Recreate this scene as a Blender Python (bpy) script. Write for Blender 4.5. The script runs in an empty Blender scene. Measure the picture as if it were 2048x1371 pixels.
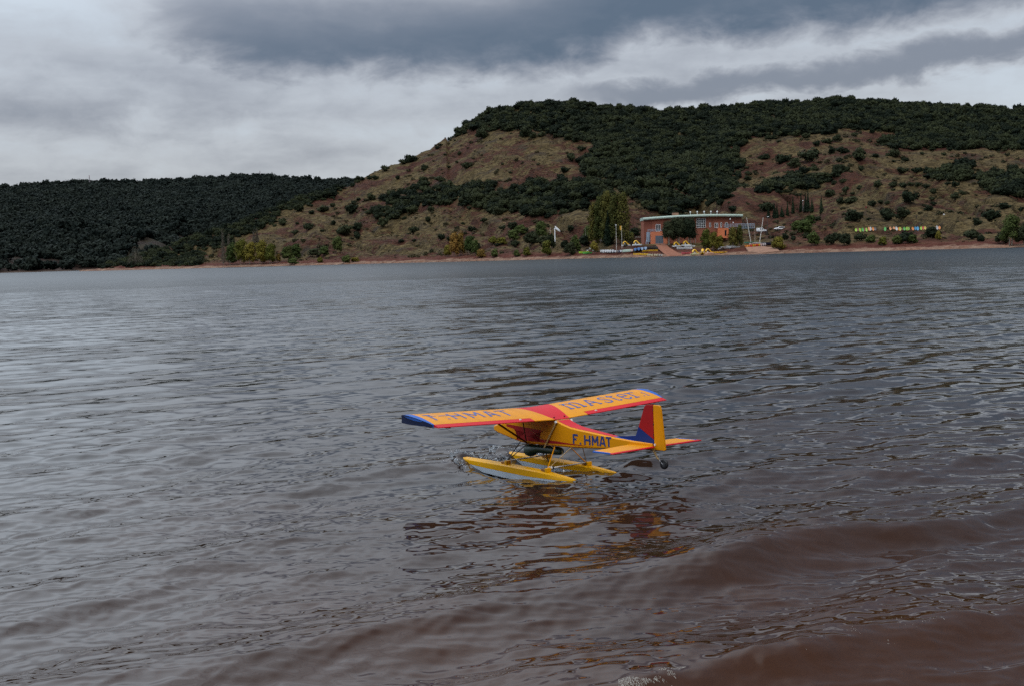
import bpy, bmesh, math, random
import numpy as np
from mathutils import Vector, Matrix, noise as mnoise
R = math.radians
SC = bpy.context.scene
COL = SC.collection

# ------------------------------------------------------------------ camera
FPX, IW, IH, EYE = 2400.0, 2048.0, 1371.0, 1.7
ROLL, PITCH = R(1.6), math.atan(172 / 2400.0)
fw = np.array([0, math.cos(PITCH), -math.sin(PITCH)])
_r0 = np.array([1.0, 0, 0]); _u0 = np.cross(_r0, fw)
rt = math.cos(ROLL) * _r0 - math.sin(ROLL) * _u0
up = np.cross(rt, fw)
cam_d = bpy.data.cameras.new('camera'); cam = bpy.data.objects.new('camera', cam_d); COL.objects.link(cam)
cam_d.sensor_width = 36.0; cam_d.lens = 36.0 * FPX / IW; cam_d.clip_start = 0.05; cam_d.clip_end = 20000
cam.matrix_world = Matrix(((rt[0], up[0], -fw[0], 0), (rt[1], up[1], -fw[1], 0), (rt[2], up[2], -fw[2], EYE), (0, 0, 0, 1)))
SC.camera = cam

def ray(x, y):
    d = fw * FPX + rt * (x - IW / 2) - up * (y - IH / 2)
    return d / np.linalg.norm(d)
def hor(c):                       # image row of the horizon in a column
    return 513.6 - 0.02793 * (c - 1019.2)
def proj(P):
    d = np.asarray(P, float) - np.array([0, 0, EYE]); z = d @ fw
    return IW / 2 + FPX * (d @ rt) / z, IH / 2 - FPX * (d @ up) / z
def ground(x, y, z=0.0):
    d = ray(x, y); return np.array([0, 0, EYE]) + d * (z - EYE) / d[2]

# ------------------------------------------------------------------ world, sun, exposure
SUN_AZ, SUN_EL = R(140), R(60)
def setup_world():
    w = bpy.data.worlds.new('World'); SC.world = w; w.use_nodes = True
    nt = w.node_tree; nt.nodes.clear(); N = nt.nodes; L = nt.links
    def nd(t, **k):
        n = N.new(t)
        for a, b in k.items(): setattr(n, a, b)
        return n
    def put(s, v):
        if hasattr(v, 'links'): L.new(v, s)
        else: s.default_value = v
    def M(op, a, b=0.0, c=0.0, clamp=False):
        n = nd('ShaderNodeMath', operation=op, use_clamp=clamp); put(n.inputs[0], a); put(n.inputs[1], b); put(n.inputs[2], c); return n.outputs[0]
    def sstep(v, a, b):
        n = nd('ShaderNodeMapRange', interpolation_type='SMOOTHSTEP'); put(n.inputs[0], v); put(n.inputs[1], a); put(n.inputs[2], b); return n.outputs[0]
    def noise(vec, scale, detail, rough, dist=0.0):
        n = nd('ShaderNodeTexNoise'); L.new(vec, n.inputs['Vector']); n.inputs['Scale'].default_value = scale
        n.inputs['Detail'].default_value = detail; n.inputs['Roughness'].default_value = rough; n.inputs['Distortion'].default_value = dist
        return n.outputs[0]
    tc = nd('ShaderNodeTexCoord'); sp = nd('ShaderNodeSeparateXYZ'); L.new(tc.outputs['Generated'], sp.inputs[0])
    X, Y, Z = sp.outputs
    A = M('ARCTAN2', X, Y); El = Z
    def vec(sx, sy, sz):
        n = nd('ShaderNodeMapping'); L.new(tc.outputs['Generated'], n.inputs[0]); n.inputs['Scale'].default_value = (sx, sy, sz); return n.outputs[0]
    n1 = M('SUBTRACT', noise(vec(5, 5, 11), 1.7, 7, 0.55, 0.3), 0.5)
    n2 = M('SUBTRACT', noise(vec(9, 9, 17), 2.5, 8, 0.6, 0.25), 0.5)
    n3 = M('SUBTRACT', noise(vec(3, 3, 14), 2.6, 6, 0.5, 0.2), 0.5)
    Ew = M('ADD', El, M('ADD', M('MULTIPLY', n1, 0.04), M('MULTIPLY', n2, 0.036)))
    Aw = M('ADD', A, M('MULTIPLY', n1, 0.22))
    def curve(v, lo, hi, pts, vlo, vhi):          # y(x) through points, held flat outside
        m = nd('ShaderNodeMapRange'); put(m.inputs[0], v); m.inputs[1].default_value = lo; m.inputs[2].default_value = hi
        fc = nd('ShaderNodeFloatCurve'); L.new(m.outputs[0], fc.inputs['Value']); cu = fc.mapping.curves[0]
        q = [((x - lo) / (hi - lo), (y - vlo) / (vhi - vlo)) for x, y in pts]
        cu.points[0].location = q[0]; cu.points[1].location = q[-1]
        for p in q[1:-1]: cu.points.new(*p)
        fc.mapping.update()
        return M('ADD', M('MULTIPLY', fc.outputs[0], vhi - vlo), vlo)
    low = curve(A, -0.7, 0.8, [(-0.7, 0.165), (-0.31, 0.158), (-0.177, 0.147), (-0.05, 0.145), (0.05, 0.152), (0.115, 0.168), (0.28, 0.166), (0.34, 0.170), (0.43, 0.184), (0.8, 0.21)], 0.1, 0.3)
    rel = M('SUBTRACT', Ew, low)
    big = M('MULTIPLY', sstep(rel, -0.022, 0.024), M('SUBTRACT', 1.0, M('MULTIPLY', sstep(rel, 0.022, 0.10), M('SUBTRACT', 0.85, M('MULTIPLY', sstep(A, -0.10, 0.40), 0.58)))))
    big = M('MULTIPLY', big, sstep(Aw, -0.37, -0.20))
    big = M('MULTIPLY', big, M('ADD', 0.84, M('MULTIPLY', sstep(A, -0.25, 0.1), 0.16)))
    big = M('MULTIPLY', big, M('ADD', 1.0, M('ADD', M('MULTIPLY', n2, 0.45), M('MULTIPLY', n3, 0.4))))
    # second, greyer bank under it on the right
    low2 = curve(A, -0.7, 0.8, [(-0.7, 0.10), (-0.1, 0.116), (0.1, 0.121), (0.3, 0.129), (0.43, 0.138), (0.8, 0.15)], 0.0, 0.3)
    r2 = M('SUBTRACT', Ew, low2)
    bank = M('MULTIPLY', M('MULTIPLY', sstep(r2, -0.012, 0.006), M('SUBTRACT', 1.0, sstep(r2, 0.010, 0.034))), M('MULTIPLY', sstep(Aw, -0.06, 0.12), 0.66))
    # left hand grey puffs
    puff = M('MULTIPLY', M('MULTIPLY', sstep(Ew, 0.085, 0.125), M('SUBTRACT', 1.0, sstep(Ew, 0.15, 0.19))), M('MULTIPLY', M('SUBTRACT', 1.0, sstep(Aw, -0.25, -0.12)), 0.17))
    gen = M('ADD', M('ADD', 0.22, M('MULTIPLY', n1, 0.34)), M('ADD', M('MULTIPLY', n3, 0.62), M('MULTIPLY', n2, 0.42)))
    topl = M('MULTIPLY', M('MULTIPLY', M('SUBTRACT', 1.0, sstep(Aw, -0.34, -0.2)), sstep(El, 0.15, 0.18)), 0.22)
    rgap = M('MULTIPLY', M('MULTIPLY', sstep(Aw, 0.22, 0.36), M('SUBTRACT', 1.0, sstep(rel, -0.02, -0.002))), 0.18)
    den = M('MAXIMUM', M('MAXIMUM', big, bank), M('SUBTRACT', M('SUBTRACT', M('ADD', gen, puff), topl), rgap), clamp=True)
    cr = nd('ShaderNodeValToRGB'); L.new(den, cr.inputs[0]); el = cr.color_ramp.elements
    el[0].position = 0.0; el[0].color = (0.58, 0.65, 0.73, 1)
    el[1].position = 1.0; el[1].color = (0.108, 0.150, 0.212, 1)
    for p, c in ((0.22, (0.50, 0.54, 0.60)), (0.42, (0.37, 0.40, 0.458)), (0.62, (0.255, 0.285, 0.345)), (0.82, (0.160, 0.197, 0.26))):
        e = el.new(p); e.color = (*c, 1)
    # thin warm haze of light low over the horizon
    wm = nd('ShaderNodeMix', data_type='RGBA', blend_type='MULTIPLY'); L.new(M('MULTIPLY', M('SUBTRACT', 1.0, sstep(El, 0.05, 0.16)), 0.8), wm.inputs[0])
    L.new(cr.outputs[0], wm.inputs[6]); wm.inputs[7].default_value = (1.03, 1.0, 0.95, 1)
    # an overcast sky grows brighter towards the zenith
    gz = M('ADD', M('ADD', 1.0, M('MULTIPLY', sstep(El, 0.30, 0.95), 0.85)), M('MULTIPLY', M('MULTIPLY', sstep(El, 0.17, 0.36), M('SUBTRACT', 1.0, sstep(A, -0.55, 0.25))), 1.6))
    br = nd('ShaderNodeVectorMath', operation='SCALE'); L.new(wm.outputs[2], br.inputs[0]); L.new(M('MULTIPLY', gz, 10.0), br.inputs[3])
    sky = nd('ShaderNodeTexSky', sky_type='NISHITA', sun_disc=False, sun_elevation=SUN_EL, sun_rotation=SUN_AZ, air_density=1.0, dust_density=1.5)
    mx = nd('ShaderNodeMix', data_type='RGBA'); mx.inputs[0].default_value = 0.93
    L.new(sky.outputs[0], mx.inputs[6]); L.new(br.outputs[0], mx.inputs[7])
    bg = nd('ShaderNodeBackground'); L.new(mx.outputs[2], bg.inputs[0]); bg.inputs[1].default_value = 0.1
    out = nd('ShaderNodeOutputWorld'); L.new(bg.outputs[0], out.inputs[0])
setup_world()
sd = bpy.data.lights.new('sun', 'SUN'); sd.energy = 1.5; sd.angle = R(30); sd.color = (1.0, 0.95, 0.88)
sun = bpy.data.objects.new('sun', sd); COL.objects.link(sun)
sv = Vector((math.sin(SUN_AZ) * math.cos(SUN_EL), math.cos(SUN_AZ) * math.cos(SUN_EL), math.sin(SUN_EL)))
sun.rotation_euler = sv.to_track_quat('Z', 'Y').to_euler(); sun.location = (-30, 30, 60)
SC.view_settings.view_transform = 'Standard'; SC.view_settings.look = 'None'
SC.view_settings.exposure = 0.0; SC.view_settings.gamma = 1.0; SC.view_settings.use_curve_mapping = False
SC.render.engine = 'CYCLES'
SC.cycles.max_bounces = 6; SC.cycles.diffuse_bounces = 2; SC.cycles.glossy_bounces = 3; SC.cycles.transmission_bounces = 4
SC.cycles.use_denoising = False; SC.cycles.denoiser = 'OPENIMAGEDENOISE'
SC.cycles.caustics_reflective = False; SC.cycles.caustics_refractive = False

# ------------------------------------------------------------------ helpers
def tag(o, label=None, cat=None, group=None, kind=None):
    if label: o['label'] = label
    if cat: o['category'] = cat
    if group: o['group'] = group
    if kind: o['kind'] = kind
    return o
def link(o, parent=None):
    COL.objects.link(o)
    if parent is not None: o.parent = parent
    return o
def empty(name, loc=(0, 0, 0), rz=0.0, parent=None):
    o = bpy.data.objects.new(name, None); o.location = loc; o.rotation_euler = (0, 0, rz); o.empty_display_size = 0.2
    return link(o, parent)
def mesh(name, v, f, smooth=False):
    m = bpy.data.meshes.new(name); m.from_pydata([tuple(p) for p in v], [], f); m.update()
    if smooth: m.polygons.foreach_set('use_smooth', [True] * len(m.polygons))
    return m
def obj(name, me, mat=None, parent=None, loc=None, rot=None, scale=None):
    o = bpy.data.objects.new(name, me)
    if mat is not None and not me.materials: me.materials.append(mat)
    if loc is not None: o.location = loc
    if rot is not None: o.rotation_euler = rot
    if scale is not None: o.scale = scale
    return link(o, parent)
class MB:
    def __init__(s): s.v = []; s.f = []
    def add(s, v, f):
        b = len(s.v); s.v += [tuple(map(float, p)) for p in v]; s.f += [tuple(b + i for i in q) for q in f]; return s
    def box(s, c, d, rz=0.0, tilt=0.0):
        m = Matrix.Rotation(rz, 3, 'Z') @ Matrix.Rotation(tilt, 3, 'Y')
        P = [Vector(c) + m @ Vector((d[0] / 2 * a, d[1] / 2 * b, d[2] / 2 * e)) for e in (-1, 1) for a, b in ((-1, -1), (1, -1), (1, 1), (-1, 1))]
        return s.add(P, [(3, 2, 1, 0), (4, 5, 6, 7), (0, 1, 5, 4), (1, 2, 6, 5), (2, 3, 7, 6), (3, 0, 4, 7)])
    def tube(s, pts, r, n=6, cap=True, sq=1.0):
        pts = [Vector(p) for p in pts]; rs = r if isinstance(r, (list, tuple)) else [r] * len(pts)
        V = []; F = []
        for i, p in enumerate(pts):
            d = (pts[min(i + 1, len(pts) - 1)] - pts[max(i - 1, 0)]).normalized()
            a = d.cross(Vector((0, 0, 1)) if abs(d.z) < .95 else Vector((1, 0, 0))).normalized(); b = d.cross(a)
            V += [p + (a * math.cos(t) * sq + b * math.sin(t)) * rs[i] for t in [2 * math.pi * k / n for k in range(n)]]
        for i in range(len(pts) - 1):
            for k in range(n):
                F.append((i * n + k, i * n + (k + 1) % n, (i + 1) * n + (k + 1) % n, (i + 1) * n + k))
        if cap: F += [tuple(reversed(range(n))), tuple((len(pts) - 1) * n + k for k in range(n))]
        return s.add(V, F)
    def loft(s, rings, cap=True, closed=True):
        n = len(rings[0]); V = [p for r in rings for p in r]; F = []
        for i in range(len(rings) - 1):
            for k in range(n if closed else n - 1):
                F.append((i * n + k, i * n + (k + 1) % n, (i + 1) * n + (k + 1) % n, (i + 1) * n + k))
        if cap and closed: F += [tuple(reversed(range(n))), tuple((len(rings) - 1) * n + k for k in range(n))]
        return s.add(V, F)
    def prism(s, poly, y0, y1, axis=1):          # polygon in two coordinates, extruded along the third
        def P(a, b, t): return ((a, t, b) if axis == 1 else (a, b, t) if axis == 2 else (t, a, b))
        n = len(poly); V = [P(a, b, y0) for a, b in poly] + [P(a, b, y1) for a, b in poly]
        return s.add(V, [tuple(range(n)), tuple(reversed(range(n, 2 * n)))] + [(i, n + i, n + (i + 1) % n, (i + 1) % n) for i in range(n)])
    def sphere(s, c, r, nu=10, nv=6):
        rr = r if isinstance(r, (tuple, list)) else (r, r, r)
        rings = [[(c[0] + rr[0] * math.sin(t) * math.cos(p), c[1] + rr[1] * math.sin(t) * math.sin(p), c[2] + rr[2] * math.cos(t)) for p in [2 * math.pi * k / nu for k in range(nu)]] for t in [math.pi * (i + .02) / (nv + .04) for i in range(nv + 1)]]
        return s.loft(rings)
    def build(s, name, mat=None, parent=None, smooth=False, fix=True, **k):
        m = mesh(name, s.v, s.f, smooth)
        if fix:
            b = bmesh.new(); b.from_mesh(m); bmesh.ops.recalc_face_normals(b, faces=b.faces); b.to_mesh(m); b.free()
        return obj(name, m, mat, parent, **k)
def shade(o, angle=35):
    m = o.data; m.polygons.foreach_set('use_smooth', [True] * len(m.polygons)); m.set_sharp_from_angle(angle=R(angle)); return o
def bevel(o, w, seg=2):
    md = o.modifiers.new('bevel', 'BEVEL'); md.width = w; md.segments = seg; md.limit_method = 'ANGLE'; md.angle_limit = R(40); return o

# ------------------------------------------------------------------ materials
def new_mat(name):
    m = bpy.data.materials.new(name); m.use_nodes = True; return m, m.node_tree.nodes, m.node_tree.links, m.node_tree.nodes['Principled BSDF']
def mat(name, col, rough=0.6, spec=0.5, vary=0.12, scale=8.0, metal=0.0, coat=0.0, bump=0.0, objrand=0.0):
    m, N, L, P = new_mat(name)
    P.inputs['Roughness'].default_value = rough; P.inputs['Metallic'].default_value = metal
    P.inputs['Specular IOR Level'].default_value = spec; P.inputs['Coat Weight'].default_value = coat; P.inputs['Coat Roughness'].default_value = 0.12
    tc = N.new('ShaderNodeTexCoord'); nz = N.new('ShaderNodeTexNoise'); nz.inputs['Scale'].default_value = scale; nz.inputs['Detail'].default_value = 5
    L.new(tc.outputs['Object'], nz.inputs['Vector'])
    mp = N.new('ShaderNodeMapRange'); L.new(nz.outputs[0], mp.inputs[0]); mp.inputs[1].default_value = .25; mp.inputs[2].default_value = .75
    mp.inputs[3].default_value = 1 - vary; mp.inputs[4].default_value = 1 + vary
    fac = mp.outputs[0]
    if objrand:
        oi = N.new('ShaderNodeObjectInfo'); m2 = N.new('ShaderNodeMapRange'); L.new(oi.outputs['Random'], m2.inputs[0]); m2.inputs[3].default_value = 1 - objrand; m2.inputs[4].default_value = 1 + objrand
        mm = N.new('ShaderNodeMath'); mm.operation = 'MULTIPLY'; L.new(fac, mm.inputs[0]); L.new(m2.outputs[0], mm.inputs[1]); fac = mm.outputs[0]
    sc = N.new('ShaderNodeVectorMath'); sc.operation = 'SCALE'; sc.inputs[0].default_value = col[:3]; L.new(fac, sc.inputs[3]); L.new(sc.outputs[0], P.inputs['Base Color'])
    rr = N.new('ShaderNodeMapRange'); L.new(nz.outputs[0], rr.inputs[0]); rr.inputs[3].default_value = max(0, rough - .08); rr.inputs[4].default_value = min(1, rough + .08); L.new(rr.outputs[0], P.inputs['Roughness'])
    if bump:
        b = N.new('ShaderNodeBump'); b.inputs['Strength'].default_value = bump; b.inputs['Distance'].default_value = .02; L.new(nz.outputs[0], b.inputs['Height']); L.new(b.outputs[0], P.inputs['Normal'])
    return m
def leaf_mat(name, c1, c2, rnd=0.35):
    m, N, L, P = new_mat(name)
    P.inputs['Roughness'].default_value = .8; P.inputs['Specular IOR Level'].default_value = .08
    tc = N.new('ShaderNodeTexCoord'); nz = N.new('ShaderNodeTexNoise'); nz.inputs['Scale'].default_value = 1.1; nz.inputs['Detail'].default_value = 5; nz.inputs['Roughness'].default_value = .7
    L.new(tc.outputs['Object'], nz.inputs['Vector'])
    oi = N.new('ShaderNodeObjectInfo'); ad = N.new('ShaderNodeMath'); ad.operation = 'ADD'; L.new(nz.outputs[0], ad.inputs[0])
    m2 = N.new('ShaderNodeMapRange'); L.new(oi.outputs['Random'], m2.inputs[0]); m2.inputs[3].default_value = -rnd; m2.inputs[4].default_value = rnd; L.new(m2.outputs[0], ad.inputs[1])
    ge = N.new('ShaderNodeNewGeometry'); wn = N.new('ShaderNodeTexNoise'); wn.inputs['Scale'].default_value = .022; wn.inputs['Detail'].default_value = 3; L.new(ge.outputs['Position'], wn.inputs['Vector'])
    a2 = N.new('ShaderNodeMath'); a2.operation = 'MULTIPLY_ADD'; L.new(wn.outputs[0], a2.inputs[0]); a2.inputs[1].default_value = 1.1; a2.inputs[2].default_value = -.55
    a3 = N.new('ShaderNodeMath'); a3.operation = 'ADD'; L.new(ad.outputs[0], a3.inputs[0]); L.new(a2.outputs[0], a3.inputs[1]); ad = a3
    mp = N.new('ShaderNodeMapRange'); L.new(ad.outputs[0], mp.inputs[0]); mp.inputs[1].default_value = .25; mp.inputs[2].default_value = .75
    mx = N.new('ShaderNodeMix'); mx.data_type = 'RGBA'; L.new(mp.outputs[0], mx.inputs[0]); mx.inputs[6].default_value = (*c1, 1); mx.inputs[7].default_value = (*c2, 1)
    L.new(mx.outputs[2], P.inputs['Base Color'])
    return m
YEL = mat('yellow_film', (0.64, 0.245, 0.0), .40, .2, .05, 6)
FYEL = mat('yellow_float_paint', (0.68, 0.33, 0.0), .34, .3, .05, 6)
RED = mat('red_film', (0.52, 0.008, 0.016), .42, .25, .05, 6)
BLU = mat('blue_film', (0.020, 0.10, 0.40), .42, .25, .05, 6)
def rib_film():
    m = mat('ribbed_wing_film', (0.64, 0.245, 0.0), .36, .25, .07, 5); N, L = m.node_tree.nodes, m.node_tree.links; P = N['Principled BSDF']
    tc = N.new('ShaderNodeTexCoord'); wv = N.new('ShaderNodeTexWave'); wv.bands_direction = 'Y'; wv.inputs['Scale'].default_value = 2.6; wv.inputs['Distortion'].default_value = .15; L.new(tc.outputs['Object'], wv.inputs['Vector'])
    b = N.new('ShaderNodeBump'); b.inputs['Strength'].default_value = .5; b.inputs['Distance'].default_value = .0035; L.new(wv.outputs[1], b.inputs['Height']); L.new(b.outputs[0], P.inputs['Normal'])
    return m
RIBYEL = rib_film()
DKRED = mat('shaded_red_film', (0.29, 0.008, 0.010), .42, .2, .05, 6)  # same red darkened for the fin and stripe, which face away from the light
DKBLUE = mat('shaded_blue_film', (0.009, 0.026, 0.15), .42, .2, .05, 6)  # same blue with the fin side's shade put into the colour
DKCAP = mat('tip_cap_film', (0.006, 0.012, 0.045), .45, .2, .05, 6)
NAVY = mat('navy_letter', (0.012, 0.030, 0.14), .35, .5, .08, 20)
WLET = mat('blue_letter', (0.050, 0.085, 0.27), .35, .5, .15, 25)
GREYB = mat('grey_float_paint', (0.50, 0.56, 0.62), .3, .5, .1, 10)
BEIGE = mat('varnished_wood', (0.42, 0.27, 0.10), .4, .5, .2, 30)
BROWNW = mat('brown_wood', (0.22, 0.10, 0.025), .4, .5, .2, 30)
BLACK = mat('black_rubber', (0.012, 0.012, 0.014), .55, .4, .2, 40)
STEEL = mat('steel', (0.55, 0.56, 0.58), .3, .5, .1, 30, metal=.9)
WHITEP = mat('white_plastic', (0.72, 0.73, 0.73), .4, .5, .08, 4)
TANKG = mat('green_tank', (0.006, 0.030, 0.020), .35, .5, .2, 12)
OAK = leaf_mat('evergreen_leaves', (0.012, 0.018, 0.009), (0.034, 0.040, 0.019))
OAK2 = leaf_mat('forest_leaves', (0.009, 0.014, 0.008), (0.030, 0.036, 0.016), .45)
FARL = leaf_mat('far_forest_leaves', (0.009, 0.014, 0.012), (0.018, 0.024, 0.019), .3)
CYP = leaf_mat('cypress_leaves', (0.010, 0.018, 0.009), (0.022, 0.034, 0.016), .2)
POP = leaf_mat('poplar_leaves', (0.040, 0.050, 0.014), (0.125, 0.105, 0.024), .2)
WIL = leaf_mat('autumn_willow_leaves', (0.065, 0.075, 0.014), (0.17, 0.135, 0.024), .2)
ORL = leaf_mat('orange_autumn_leaves', (0.10, 0.075, 0.018), (0.21, 0.115, 0.028), .2)
GRN = leaf_mat('shore_green_leaves', (0.032, 0.050, 0.014), (0.075, 0.090, 0.026), .25)
TWIG = leaf_mat('bare_twigs', (0.09, 0.078, 0.060), (0.16, 0.14, 0.11), .2)
DRY = leaf_mat('dry_grass_tufts', (0.036, 0.027, 0.014), (0.10, 0.074, 0.038), .4)
SCRUB = leaf_mat('scrub_leaves', (0.022, 0.025, 0.012), (0.060, 0.050, 0.026), .3)
BARK = mat('bark', (0.13, 0.10, 0.075), .9, .2, .3, 2)
PALEBARK = mat('pale_bark', (0.24, 0.21, 0.165), .9, .2, .2, 2)

def np_hash(i, j, s):
    n = (i * 374761393 + j * 668265263 + s * 982451653) & 0xffffffff
    n = ((n ^ (n >> 13)) * 1274126177) & 0xffffffff
    return ((n ^ (n >> 16)) & 0xffff) / 65535.0
def vnoise(x, y, s=0):
    x = np.asarray(x, float); y = np.asarray(y, float)
    i = np.floor(x).astype(np.int64); j = np.floor(y).astype(np.int64); u = x - i; v = y - j
    u = u * u * u * (u * (6 * u - 15) + 10); v = v * v * v * (v * (6 * v - 15) + 10)
    a = np_hash(i, j, s); b = np_hash(i + 1, j, s); c = np_hash(i, j + 1, s); d = np_hash(i + 1, j + 1, s)
    return (a + (b - a) * u) * (1 - v) + (c + (d - c) * u) * v - .5
def fbm(x, y, o=4, s=0):
    t = 0; a = 1.0
    for k in range(o): t = t + a * vnoise(x * 2 ** k + 17.3 * k, y * 2 ** k - 9.1 * k, s + k); a *= .5
    return t


# ------------------------------------------------------------------ the lake
PLO = np.array([0.3747, 9.3358, 0.4235])                 # the seaplane's wing trailing edge at its middle
HD = 0.6962                                              # its heading, left of straight ahead
def lake_material():
    m, N, L, P = new_mat('lake_water')
    P.inputs['IOR'].default_value = 1.333; P.inputs['Specular IOR Level'].default_value = 0.5
    geo = N.new('ShaderNodeNewGeometry')
    def vm(op, a, b):
        n = N.new('ShaderNodeVectorMath'); n.operation = op; L.new(a, n.inputs[0])
        if hasattr(b, 'links'): L.new(b, n.inputs[1])
        else: n.inputs[1].default_value = b
        return n
    def mr(v, a, b, c=0.0, d=1.0, t='LINEAR'):
        n = N.new('ShaderNodeMapRange'); n.interpolation_type = t; L.new(v, n.inputs[0]); n.inputs[1].default_value = a; n.inputs[2].default_value = b; n.inputs[3].default_value = c; n.inputs[4].default_value = d; return n.outputs[0]
    def mth(op, a, b):
        n = N.new('ShaderNodeMath'); n.operation = op
        for i, q in enumerate((a, b)):
            if hasattr(q, 'links'): L.new(q, n.inputs[i])
            else: n.inputs[i].default_value = q
        return n.outputs[0]
    # distance out from the silty beach the photographer stands on
    off = vm('SUBTRACT', geo.outputs['Position'], (2.0, 4.6, 0)); dist = vm('DOT_PRODUCT', off.outputs[0], (-0.44, 0.898, 0)).outputs['Value']
    nz = N.new('ShaderNodeTexNoise'); nz.inputs['Scale'].default_value = .55; nz.inputs['Detail'].default_value = 4; L.new(geo.outputs['Position'], nz.inputs['Vector'])
    dn = mth('ADD', dist, mr(nz.outputs[0], .3, .7, -1.5, 1.5))
    cr = N.new('ShaderNodeValToRGB'); L.new(mr(dn, -2, 160), cr.inputs[0]); e = cr.color_ramp.elements
    e[0].position = 0; e[0].color = (0.040, 0.0135, 0.0035, 1); e[1].position = 1; e[1].color = (0.007, 0.016, 0.022, 1)
    for p, c in ((.016, (.036, .013, .0045)), (.027, (.027, .0125, .007)), (.055, (.018, .012, .009)), (.13, (.011, .0115, .011)), (.35, (.008, .0135, .0165))):
        k = e.new(p); k.color = (*c, 1)
    L.new(cr.outputs[0], P.inputs['Base Color'])
    # ripples: stretched along the wave crests
    mp = N.new('ShaderNodeMapping'); L.new(geo.outputs['Position'], mp.inputs[0]); mp.inputs['Rotation'].default_value = (0, 0, R(-33)); mp.inputs['Scale'].default_value = (.42, 1, 1)
    def tex(scale, det, rough, dis=0.0):
        n = N.new('ShaderNodeTexNoise'); n.inputs['Scale'].default_value = scale; n.inputs['Detail'].default_value = det; n.inputs['Roughness'].default_value = rough; n.inputs['Distortion'].default_value = dis; L.new(mp.outputs[0], n.inputs['Vector']); return n.outputs[0]
    sp = N.new('ShaderNodeSeparateXYZ'); L.new(geo.outputs['Position'], sp.inputs[0])
    far = mr(sp.outputs[1], 9, 30, 0, 1, 'SMOOTHSTEP')
    gust = mth('MULTIPLY', mr(tex(.07, 5, .6), .33, .67, .35, 1.6), mth('ADD', mr(sp.outputs[1], 18, 90, .55, .48), mr(sp.outputs[1], 80, 200, 0, .45)))
    def slope(scale, det, amt):
        n = N.new('ShaderNodeTexNoise'); n.inputs['Scale'].default_value = scale; n.inputs['Detail'].default_value = det; n.inputs['Roughness'].default_value = .6; L.new(mp.outputs[0], n.inputs['Vector'])
        return vm('MULTIPLY', vm('SUBTRACT', n.outputs['Color'], (.5, .5, .5)).outputs[0], (amt, amt, 0)).outputs[0]
    sl = vm('ADD', vm('ADD', slope(8.5, 3, .40), slope(2.6, 4, .30)).outputs[0], slope(.7, 4, .16)).outputs[0]
    sc = N.new('ShaderNodeVectorMath'); sc.operation = 'SCALE'; L.new(sl, sc.inputs[0]); L.new(mth('MULTIPLY', far, gust), sc.inputs[3])
    b = N.new('ShaderNodeBump'); b.inputs['Strength'].default_value = 1.0; b.inputs['Distance'].default_value = 1.0
    L.new(mth('MULTIPLY', mth('MULTIPLY', tex(10, 1.5, .5, .2), mr(sp.outputs[1], 6, 16, 1, .25)), .0042), b.inputs['Height'])
    L.new(vm('NORMALIZE', vm('ADD', b.outputs[0], sc.outputs[0]).outputs[0], (0, 0, 0)).outputs[0], P.inputs['Normal'])
    rc = N.new('ShaderNodeFloatCurve'); L.new(mr(sp.outputs[1], 0, 200), rc.inputs['Value']); cu = rc.mapping.curves[0]
    cu.points[0].location = (0, .02); cu.points[1].location = (1, .24)
    for a, v in ((.035, .022), (.08, .06), (.2, .13), (.5, .19)): cu.points.new(a, v)
    rc.mapping.update(); L.new(rc.outputs[0], P.inputs['Roughness'])
    return m
WAVE_DIR = R(-57)
LAKE_D = np.concatenate([EYE / np.tan(np.linspace(.62, .40, 24)[:-1]), EYE / np.tan(np.linspace(.40, .113, 520)[:-1]), np.linspace(15, 40, 300)[:-1], np.linspace(40, 100, 300)[:-1], np.linspace(100, 300, 300)[:-1], np.geomspace(300, 9000, 60)])
def wave_field(x, y, d):
    rg = np.random.RandomState(7); z = np.zeros_like(x); dx = np.zeros_like(x); dy = np.zeros_like(x)
    dr = np.interp(d, LAKE_D, np.gradient(LAKE_D)); dr = np.maximum(dr, d / 640)
    gust = np.clip(0.9 + 0.9 * fbm(x * .22 + 3, y * .16, 3, 11), .35, 1.6) * (1 - .42 * np.exp(-((x - .15) / 1.2) ** 2 - ((y - 7.6) / 1.3) ** 2))
    rows = []
    for k in range(9): rows.append((rg.uniform(.85, 2.0), rg.normal(0, .13), .0058, 0))
    for k in range(34): rows.append((.24 * (3.4 ** rg.uniform(0, 1)), rg.normal(0, .36), .0025, 1))
    for k in range(44): rows.append((.065 * (3.6 ** rg.uniform(0, 1)), rg.normal(0, .65), .0026, 2))
    for lam, sp, a, kind in rows:
        k = 2 * math.pi / lam; amp = a if kind == 0 else a * lam
        th = WAVE_DIR + sp; cx, cy = math.cos(th), math.sin(th); ph = rg.uniform(0, 6.28)
        att = np.clip((lam / (2.4 * dr) - .5) / 1.0, 0, 1)
        if kind: att = att * gust
        if not att.any(): continue
        q = k * (cx * x + cy * y) + ph; A = amp * att
        s = np.sin(q); z += A * np.cos(q); ch = 1.15 if kind == 0 else .7
        dx -= ch * cx * A * s; dy -= ch * cy * A * s
    return z, dx, dy
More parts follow.
